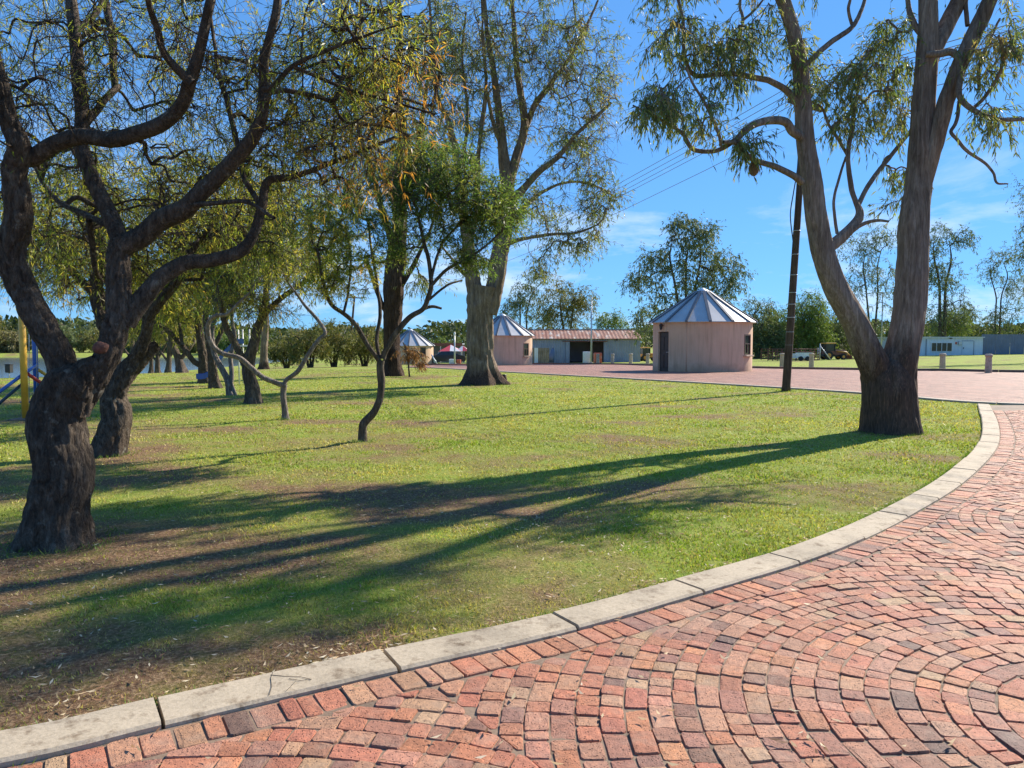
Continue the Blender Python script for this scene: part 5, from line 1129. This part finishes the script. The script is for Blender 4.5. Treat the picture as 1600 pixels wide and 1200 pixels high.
# --- T11: stringy bark gum
tree('stringy_bark_gum', 'tall gum with shaggy dark brown stringy bark at plaza edge', (613,586), 34,
 [([(614,587,34),(613,560,28),(612,530,27),(613,500,29),(614,465,32),(616,430,34),(620,390,30),(624,350,24),(622,290,20),(628,220,16),(622,140,12),(626,60,8),(620,-40,5)], 0, 0, {'trunk': 1}),
  ([(605,490,8),(594,470,8),(584,440,7),(570,400,6)], 0, -.5), ([(622,455,10),(640,425,9),(655,395,7),(672,360,5),(690,300,4)], 0, .8), ([(618,395,14),(600,340,12),(585,280,10),(560,200,8),(545,110,5)], 0, -1), ([(624,330,12),(645,270,10),(660,190,8),(672,100,5)], 0, 1)],
 [(600,180,100,130,0,4,130),(650,80,110,120,0,4,110),(540,90,90,110,0,3.5,80),(600,-60,150,90,0,4,70),(690,230,60,80,0,2.5,34),(660,440,30,24,0,1,10)], 'bark_string', 'leaf_gum', GUM, leaf=(.17, .03), twigs=7, per=9, tw=.7, droop=.8, seed=42, zmin=5, rtip=.011, ridges=.16, amp=.08, flare=(.18, .4), twig_r=.005)
q = at(647, 33.4); 
tree('dead_sapling', 'dead sapling with curled orange brown leaves beside the stringy bark', (652,581), 33.0, [([(640,580,3),(637,560,3),(634,545,2.5),(630,535,2)], 0, 0, {'trunk': 1}), ([(637,560,2),(648,548,2),(658,558,1.5),(664,574,1)], 0, 0), ([(634,548,2),(625,540,1.5)], 0, 0)],
 [(648,552,18,12,0,.4,16,DEAD),(630,548,12,12,0,.3,9,DEAD),(660,568,8,10,0,.2,7,DEAD)], 'bark_mid', 'litter', DEAD, leaf=(.16, .035), twigs=5, per=6, tw=.25, droop=1.0, seed=43, zmin=-1, rtip=.006, flare=(.1, .1))

# --- T12: tall pale gum
tree('tall_pale_gum', 'tall pale barked gum with flared roots and many rising limbs', (753,600), 26.8,
 [([(754,603,56),(753,585,50),(752,560,47),(751,530,45),(752,500,44),(754,470,47),(757,448,50)], 0, 0, {'trunk': 1, 'nonode': 1}),
  ([(748,480,30),(742,450,28),(737,417,25),(733,383,22),(727,345,18),(720,307,16),(713,250,13),(700,190,11),(683,157,9),(677,100,7),(672,30,5),(665,-60,3)], 0, -1.2),
  ([(762,490,36),(770,460,34),(778,425,31),(785,380,29),(790,335,27),(793,295,24),(786,230,17),(780,170,14),(772,110,11),(760,40,8),(752,-40,6),(745,-140,3)], 0, .4),
  ([(792,310,18),(803,262,17),(815,217,16),(818,183,14),(810,117,11),(803,40,8),(800,-40,6),(805,-120,3)], .2, 1.2), ([(814,225,11),(833,167,10),(860,133,8),(883,100,7),(912,50,5),(935,0,4)], .6, 1.6),
  ([(793,318,15),(817,297,13),(843,267,11),(873,243,9),(900,210,7.5),(925,188,6),(955,160,4)], .2, -.8), ([(795,380,9),(820,373,7),(860,365,6),(900,363,4.5),(935,350,3)], .2, -.5), ([(733,390,10),(745,330,10),(747,260,9),(753,200,8),(760,133,6.5),(755,60,5),(750,-20,3)], -.3, -1),
  ([(790,350,9),(812,330,8),(848,300,6),(890,285,5),(930,290,4),(965,310,3)], .2, .8), ([(716,270,7),(728,220,6.5),(730,160,5.5),(722,90,4.5),(728,20,3)], -.7, .4), ([(786,235,8),(770,190,7),(762,150,5)], .3, -.8), ([(740,440,9),(722,425,7),(705,402,5.5),(690,385,4)], 0, -.6)],
 [(740,90,100,120,0,2.6,70),(830,70,110,110,0,2.6,80),(900,60,80,90,0,2,46),(700,200,60,100,-.5,1.8,30),(790,190,100,100,0,2.2,40),(760,110,110,140,0,2.6,150,'bare'),(860,120,110,120,0,2.4,130,'bare'),(910,250,70,80,0,1.8,50,'bare'),(900,230,60,60,0,1.6,46),(940,310,40,44,.3,1.2,36),(890,370,56,30,-.3,1.2,34),(840,320,50,44,.2,1.4,28),(930,150,50,60,0,1.4,34),(780,-110,190,110,0,3.5,170),(850,420,24,26,0,.6,12),(690,60,60,90,-.5,2,50)],
 'bark_pale', 'leaf_gum', GUM, leaf=(.15, .030), rough=(.03, 9., .14), twigs=8, per=6, tw=.55, droop=.45, seed=44, zmin=4.0, rtip=.0075, ridges=.10, amp=.07, flare=(.42, .38), twig_r=.0042, sides=24)

# --- T13: double gum on the right
T13 = [
 ([(1391,674,94),(1390,650,88),(1389,620,86),(1388,590,84),(1386,575,70),(1384,564,44),(1383,559,14)], 0, 0.0, {'trunk': 1, 'nonode': 1}),
 ([(1378,610,52),(1366,570,54),(1348,533,48),(1333,500,44),(1305,450,41),(1286,400,39),(1275,345,37),(1266,285,34),(1258,225,31),(1253,162,28),(1250,106,26),(1240,53,24),(1226,8,22),(1205,-50,19),(1190,-130,15),(1195,-220,10),(1180,-320,5)], 0, -.5),
 ([(1398,610,62),(1402,575,62),(1409,540,56),(1416,500,53),(1422,450,52),(1426,400,51),(1430,333,48),(1437,284,44),(1444,183,38),(1448,90,35),(1449,20,31),(1445,-60,26),(1440,-160,20),(1450,-280,12),(1440,-400,5)], 0, .3),
 ([(1449,110,28),(1462,70,28),(1478,40,27),(1498,0,26),(1525,-60,22),(1545,-150,16),(1555,-260,8)], .2, .9),
 ([(1438,330,14),(1448,275,22),(1462,222,26),(1474,175,27),(1498,110,27),(1523,53,26),(1547,0,24),(1575,-70,19),(1600,-160,13),(1620,-260,6)], .08, -.6),
 ([(1250,168,13),(1230,142,12),(1202,126,11),(1165,118,9.5),(1125,116,8.5),(1088,118,8),(1072,93,7),(1068,60,6),(1066,30,5.5),(1056,-10,5),(1050,-60,3)], -.3, -.9), ([(1141,115,7),(1149,81,6),(1161,32,5.5),(1156,8,5),(1165,-40,4)], -.6, -.2), ([(1161,32,4.5),(1180,15,4),(1200,-10,3)], -.4, -.1),
 ([(1252,215,16),(1238,205,16),(1226,191,15),(1194,189,14),(1169,199,12),(1149,219,10),(1121,236,8),(1084,234,8),(1068,211,7),(1045,195,6),(1023,183,5),(990,165,3)], -.4, -1.2), ([(1253,285,13),(1240,274,12),(1214,260,11),(1177,248,9.5),(1149,225,8),(1130,222,7)], -.4, -.9), ([(1126,228,6),(1125,215,6),(1112,183,5.5),(1100,158,5),(1084,134,4.5),(1072,105,4)], -.9, -1.4), ([(1084,234,5),(1070,220,4),(1068,205,3)], -1, -1),
 ([(1292,388,20),(1303,381,20),(1328,356,18),(1341,335,14),(1335,315,9),(1328,292,8.5),(1324,244,8),(1332,195,7),(1336,160,5),(1345,110,3)], -.1, .4), ([(1340,322,9),(1352,298,8),(1372,268,7.5),(1397,236,7),(1421,207,6),(1432,180,4)], .1, 1.2), ([(1315,378,10),(1330,362,8),(1352,349,7),(1372,345,5.5),(1389,346,4)], 0, -.4, {'nonode': 1}), ([(1308,365,6),(1303,330,5.5),(1304,305,5),(1314,270,4.5),(1322,245,4)], 0, .3), ([(1326,245,6),(1312,220,5.5),(1296,196,5),(1284,170,4),(1270,160,3)], .3, 0),
 ([(1251,112,10),(1263,97,10),(1295,69,9),(1320,52,8.5),(1332,41,8),(1345,20,7),(1352,0,6),(1360,-50,4)], -.3, .6), ([(1332,41,6),(1326,15,5.5),(1330,-10,4.5),(1322,-40,3)], .2, 0),
 ([(1446,85,10),(1466,85,12),(1486,82,12),(1499,95,11),(1500,125,10),(1498,150,10),(1519,171,9),(1559,185,7),(1600,185,6),(1650,178,4)], -.1, -.9, {}), ([(1500,155,7),(1494,190,6),(1486,207,6),(1498,222,6),(1511,236,6),(1539,256,5),(1552,270,4.5),(1558,286,4),(1575,288,2.5)], -.3, -.6, {'nonode': 1}), ([(1519,171,6),(1540,150,6),(1560,118,5.5),(1568,85,5),(1560,55,4)], -.4, -1), ([(1530,140,6),(1530,100,5.5),(1548,60,5),(1562,30,4)], -.4, .2), ([(1446,60,12),(1430,40,10),(1420,15,9),(1415,-20,7),(1400,-80,5)], .2, .7), ([(1512,40,8),(1510,0,7),(1520,-40,5)], .3, .6)]
c13 = [(1060,60,60,50,-.9,.7,26),(1120,60,60,40,-.6,.7,28),(1050,150,50,36,-1.2,.6,24),(1010,160,34,40,-1.2,.5,16),(1090,180,40,30,-1.1,.5,14),(1190,60,50,46,-.4,.7,22),(1170,220,50,26,-.8,.5,14),(1140,110,40,30,-.8,.5,12),(1300,120,60,50,.2,.7,30),(1370,110,60,50,.6,.8,40),(1330,190,50,36,.2,.6,22),(1400,170,34,40,.8,.6,18),(1400,40,40,40,.6,.7,20),(1530,90,50,50,-.5,.7,18),(1560,180,40,34,-.8,.5,14),(1580,60,40,50,-.8,.7,18),(1400,270,24,28,1.1,.4,9),(1250,90,24,60,-.3,.4,12),
       (1150,-60,140,80,-.6,1.3,40),(1350,-90,140,90,.3,1.6,28),(1560,-110,130,110,0,1.6,44),(1200,-250,150,110,-.5,1.8,48),(1450,-300,160,130,.3,2.0,34),(1640,-230,110,120,.3,1.6,75),(1050,-20,60,40,-.8,.7,14),(1395,315,14,14,.4,.2,3)]
r, B13 = tree('double_trunk_gum', 'big smooth barked gum splitting into two tall trunks at right', (1392,672), 12.8, T13, c13, 'bark_gum', 'leaf_gum', GUM, leaf=(.115, .022), twigs=6, per=7, tw=.38, droop=.82, seed=45, rough=(.008, 16., .10), zmin=3.0, rtip=.0055, ridges=.06, amp=.05, flare=(.10, .35), twig_r=.0028, sides=30)
nq = P(1178, 262, 12.25); t = empty('weaver_nest', nq - np.array((0, 0, .13)), 'brown weaver bird nest hanging under a gum branch', 'nest')
MB().lathe([(.012, .30), (.02, .24), (.065, .20), (.085, .13), (.075, .06), (.045, .015), (.02, 0)], 12).build('nest_ball', M['nest'], t)
gg = np.random.default_rng(77); n = 420; u = rnd_unit(gg, n); p = u * np.array((.08, .08, .10)) + np.array((0, 0, .12)); e = unit(u * .3 + rnd_unit(gg, n) + np.array((0, 0, -.5))) * gg.uniform(.03, .09, (n, 1)); s_ = unit(np.cross(e, u)) * .0022
link('straw_strands', np_mesh('straw_strands', np.stack([p - s_, p + s_, p + e], 1).reshape(-1, 3), np.arange(3*n).reshape(-1, 3), np.repeat(np.array([(.24, .16, .08)]) * gg.uniform(.5, 1.3, (n, 1)), 3, 0)), M['litter'], t)

# ------------------------------------------------------------------ background trees
def back_tree(label, px, d, ytop, blobs, pal=FARG, bark='bark_mid', tw_px=7, seed=50, stems=1, leaf=(.33, .085), name='background_gum', group='trees behind the buildings', per=7, twigs=7, tw=1.15, droop=.6, n=1.35, ybase=None):
    b = at(px, d); yb = 532 + (CAM_H - b[2]) * F_PX / d; g = random.Random(seed); limbs = []
    for s in range(stems):
        o = (s - (stems - 1) / 2) * 14; x1 = px + o * 1.6 + g.uniform(-6, 6); h = yb - ytop
        limbs.append(([(px + o * .3, yb + 2, tw_px * .85), (px + o * .6 + g.uniform(-2, 2), yb - h * .25, tw_px * .6), (px + o + g.uniform(-4, 4), yb - h * .5, tw_px * .42), (x1, yb - h * .68, tw_px * .35), (x1 + g.uniform(-6, 6), yb - h * .8, tw_px * .15)], 0, g.uniform(-.6, .6), {'trunk': 1}))
    cl = [(x, y, rx, ry, 0, rx * d / F_PX * .9, max(4, int(k * n))) for (x, y, rx, ry, k) in blobs]
    return tree(name, label, (px, yb), d, limbs, cl, bark, 'leaf_far', pal, leaf, twigs, per, tw, droop, seed, zmin=b[2] + .8, rtip=.016, twig_mesh=False, flare=(.2, .4), group=group, sides=10, ridges=.0)
back_tree('large rounded gum towering behind the nearest round hut', 1072, 76, 328, [(1082,372,40,34,40),(1060,345,24,16,14),(1105,362,22,20,14),(1122,412,40,30,34),(1028,405,34,28,28),(1006,440,36,24,24),(1075,432,50,34,34),(1148,435,24,24,14),(1110,462,44,24,26),(1050,470,40,26,20),(1000,500,14,34,10)], FARG, tw_px=9, seed=51, stems=3)
back_tree('grey green gum standing behind the left end of the shed', 818, 108, 425, [(812,465,36,30,40),(835,440,26,18,16),(800,490,24,22,18),(845,488,22,24,16)], FARG, 'bark_mid', 6, 52, 2)
back_tree('rounded gum standing behind the middle of the shed roof', 885, 104, 430, [(880,465,40,30,56),(905,470,28,34,40),(860,490,30,24,26),(890,500,40,18,28)], OLIVE, 'bark_mid', 7, 53, 2)
back_tree('small bright tree behind the right end of the shed', 955, 112, 478, [(955,495,24,16,22),(970,505,16,12,12),(940,508,16,12,12)], BRIGHT, 'bark_mid', 4, 54, 1)
back_tree('slender gum close to the left of the nearest hut', 1008, 100, 455, [(1012,480,16,22,12),(1003,515,14,16,8)], FARG, 'bark_mid', 4, 55, 1)
back_tree('dark green tree right behind the nearest hut eaves', 1185, 98, 462, [(1185,500,36,36,100),(1175,535,34,24,60),(1205,530,30,28,60)], FARG, tw_px=7, seed=56, stems=2)
back_tree('bushy green tree left of the leaning pole', 1222, 104, 470, [(1222,510,36,36,110),(1230,542,32,18,60)], BRIGHT, tw_px=6, seed=57, stems=2)
back_tree('bright green tree right of the leaning pole', 1262, 100, 448, [(1264,490,32,40,110),(1258,532,38,26,90),(1280,520,26,28,50)], BRIGHT, tw_px=6, seed=58, stems=2)
back_tree('darker tree filling the wood behind the loader', 1303, 106, 482, [(1303,515,32,34,100),(1315,542,34,18,60)], FARG, tw_px=6, seed=59, stems=2)
back_tree('slender open gum seen through the fork of the double gum', 1362, 92, 352, [(1340,385,36,28,24),(1378,370,30,24,20),(1365,420,40,36,30),(1335,440,24,30,12),(1390,460,24,40,14),(1360,500,34,26,18)], FARG, tw_px=6, seed=60, stems=2, leaf=(.28, .07))
back_tree('tall gum with clumped crown behind the white prefab', 1472, 112, 342, [(1470,370,30,26,30),(1508,372,22,18,18),(1455,420,30,40,26),(1480,440,36,40,40),(1500,490,30,30,40),(1460,500,30,26,30)], FARG, tw_px=9, seed=61, stems=2)
back_tree('bright young gum behind the prefab roof', 1497, 118, 480, [(1497,498,30,22,70),(1478,508,30,16,40)], BRIGHT, tw_px=6, seed=62, stems=1)
back_tree('open crowned gum behind the slate blue fence', 1560, 108, 378, [(1565,395,24,16,16),(1548,420,24,24,16),(1580,440,26,26,20),(1560,500,30,22,40),(1590,470,22,30,18)], FARG, tw_px=5, seed=63, stems=2, leaf=(.28, .07))
back_tree('gum cut by the right edge of the picture', 1630, 62, 270, [(1618,330,30,50,30),(1605,390,24,30,18),(1640,420,50,60,40),(1600,300,14,30,6)], FARG, tw_px=10, seed=64, stems=2, leaf=(.2, .05))
back_tree('small olive tree at the right end of the wood', 1330, 118, 505, [(1330,530,28,22,60)], OLIVE, tw_px=4, seed=65)
# scrub beyond the lawn at left, each bush of its own
for k, (px, d, yt, rx, pal, lb) in enumerate([(448,66,520,30,OLIVE,'olive bush nearest the straight pale trunk'),(485,62,505,34,OLIVE,'wide olive bush left of the far pole'),(522,64,500,30,OLIVE,'tall olive bush touching the far pole'),(570,66,508,34,OLIVE,'olive bush between the far pole and stringy bark'),(662,118,538,26,BRIGHT,'yellow green tree behind the farthest hut'),(690,122,526,30,BRIGHT,'bright tree above the carport roof'),(722,118,524,24,FARG,'dark green tree above the gazebo'),(745,124,530,26,BRIGHT,'tree half hidden by the tall pale gum trunk')]):
    b = at(px, d); yb = 532 + (CAM_H - b[2]) * F_PX / d; h = yb - yt
    tree('scrub_bush' if k < 4 else 'background_tree', lb, (px, yb), d, [([(px - 2, yb + 1, 5), (px - 8, yb - h * .3, 4), (px - 16, yb - h * .6, 2)], 0, -.4, {'trunk': 1}), ([(px + 2, yb + 1, 5), (px + 6, yb - h * .3, 4), (px + 14, yb - h * .65, 2)], 0, .4, {'trunk': 1}), ([(px, yb + 1, 4), (px, yb - h * .4, 3), (px + 3, yb - h * .8, 1.5)], 0, 0, {'trunk': 1})],
      [(px, yb - h * .62, rx, h * .40, 0, rx * d / F_PX, 70), (px - rx * .5, yb - h * .42, rx * .6, h * .3, 0, rx * d / F_PX, 34), (px + rx * .5, yb - h * .42, rx * .6, h * .3, 0, rx * d / F_PX, 34)], 'bark_dark', 'leaf_far', pal, leaf=(.22, .05), twigs=6, per=9, tw=.6, droop=.4, seed=70 + k, zmin=b[2] + .3, rtip=.014, twig_mesh=False, flare=(.1, .1), sides=8, ridges=0, group='bushes beyond the lawn' if k < 4 else 'trees behind the carport')
# trees on the far bank of the lake
for k, (px, d, yt, rx, pal, lb) in enumerate([(-40,158,490,60,OLIVE,'pale willow on the far lake bank at the picture edge'),(12,156,515,34,[((.22, .20, .10), 3), ((.17, .16, .08), 2)],'beige leafed tree on the far lake bank by the yellow post'),(85,160,500,50,FARG,'dark tree on the far bank behind the gnarled trunk'),(160,162,510,46,OLIVE,'olive tree on the far bank right of the gnarled trunk'),(228,158,520,40,FARG,'round tree on the far bank between the row trunks'),(300,156,525,40,OLIVE,'low tree on the far bank behind the slide'),(372,150,515,44,BRIGHT,'light green tree beyond the row, left of pale trunk'),(610,150,530,50,OLIVE,'low olive tree on the skyline behind the stringy bark')]):
    b = at(px, d); yb = 532 + (CAM_H - b[2]) * F_PX / d; h = yb - yt
    tree('far_bank_tree', lb, (px, yb), d, [([(px, yb + 1, 5), (px - 2, yb - h * .4, 4), (px + 2, yb - h * .8, 1.5)], 0, 0, {'trunk': 1})],
      [(px, yb - h * .6, rx, h * .42, 0, rx * d / F_PX * .8, 80), (px - rx * .5, yb - h * .35, rx * .6, h * .3, 0, rx * d / F_PX * .8, 40), (px + rx * .5, yb - h * .35, rx * .6, h * .3, 0, rx * d / F_PX * .8, 40)], 'bark_mid', 'leaf_far', pal, leaf=(.5, .14), twigs=6, per=8, tw=1.3, droop=.4, seed=90 + k, zmin=b[2] + .3, rtip=.03, twig_mesh=False, flare=(.1, .1), sides=8, ridges=0, group='trees on the far lake bank')
# far woods closing the horizon
g = np.random.default_rng(123); n = 2600; a = g.uniform(-1.1, 1.1, n); rr2 = g.uniform(300, 420, n); x = rr2 * np.sin(a); y = rr2 * np.cos(a); hgt = 5 + 7 * fbm(a * 14 + 5, a * 0 + 2, 4)
cl = np.repeat(np.arange(n), 22); m = len(cl); p = np.c_[x[cl], y[cl], terrain(x, y)[cl]] + np.c_[g.normal(0, 3.2, m), g.normal(0, 3.2, m), g.random(m) ** .8 * hgt[cl]]
u = rnd_unit(g, m); v = unit(np.cross(u, rnd_unit(g, m))); s = g.uniform(.5, 1.3, (m, 1)); Vv = np.stack([p - u * s, p + v * s * .6, p + u * s, p - v * s * .6], 1).reshape(-1, 3)
cc2 = np.array([(.05, .075, .03), (.08, .10, .04), (.035, .055, .025)])[g.integers(0, 3, m)]
tag(link('far_wood', np_mesh('far_wood', Vv, np.arange(4*m).reshape(-1, 4), np.repeat(cc2, 4, 0)), M['leaf_far']), 'distant dark belt of woodland along the horizon', 'wood', kind='stuff')
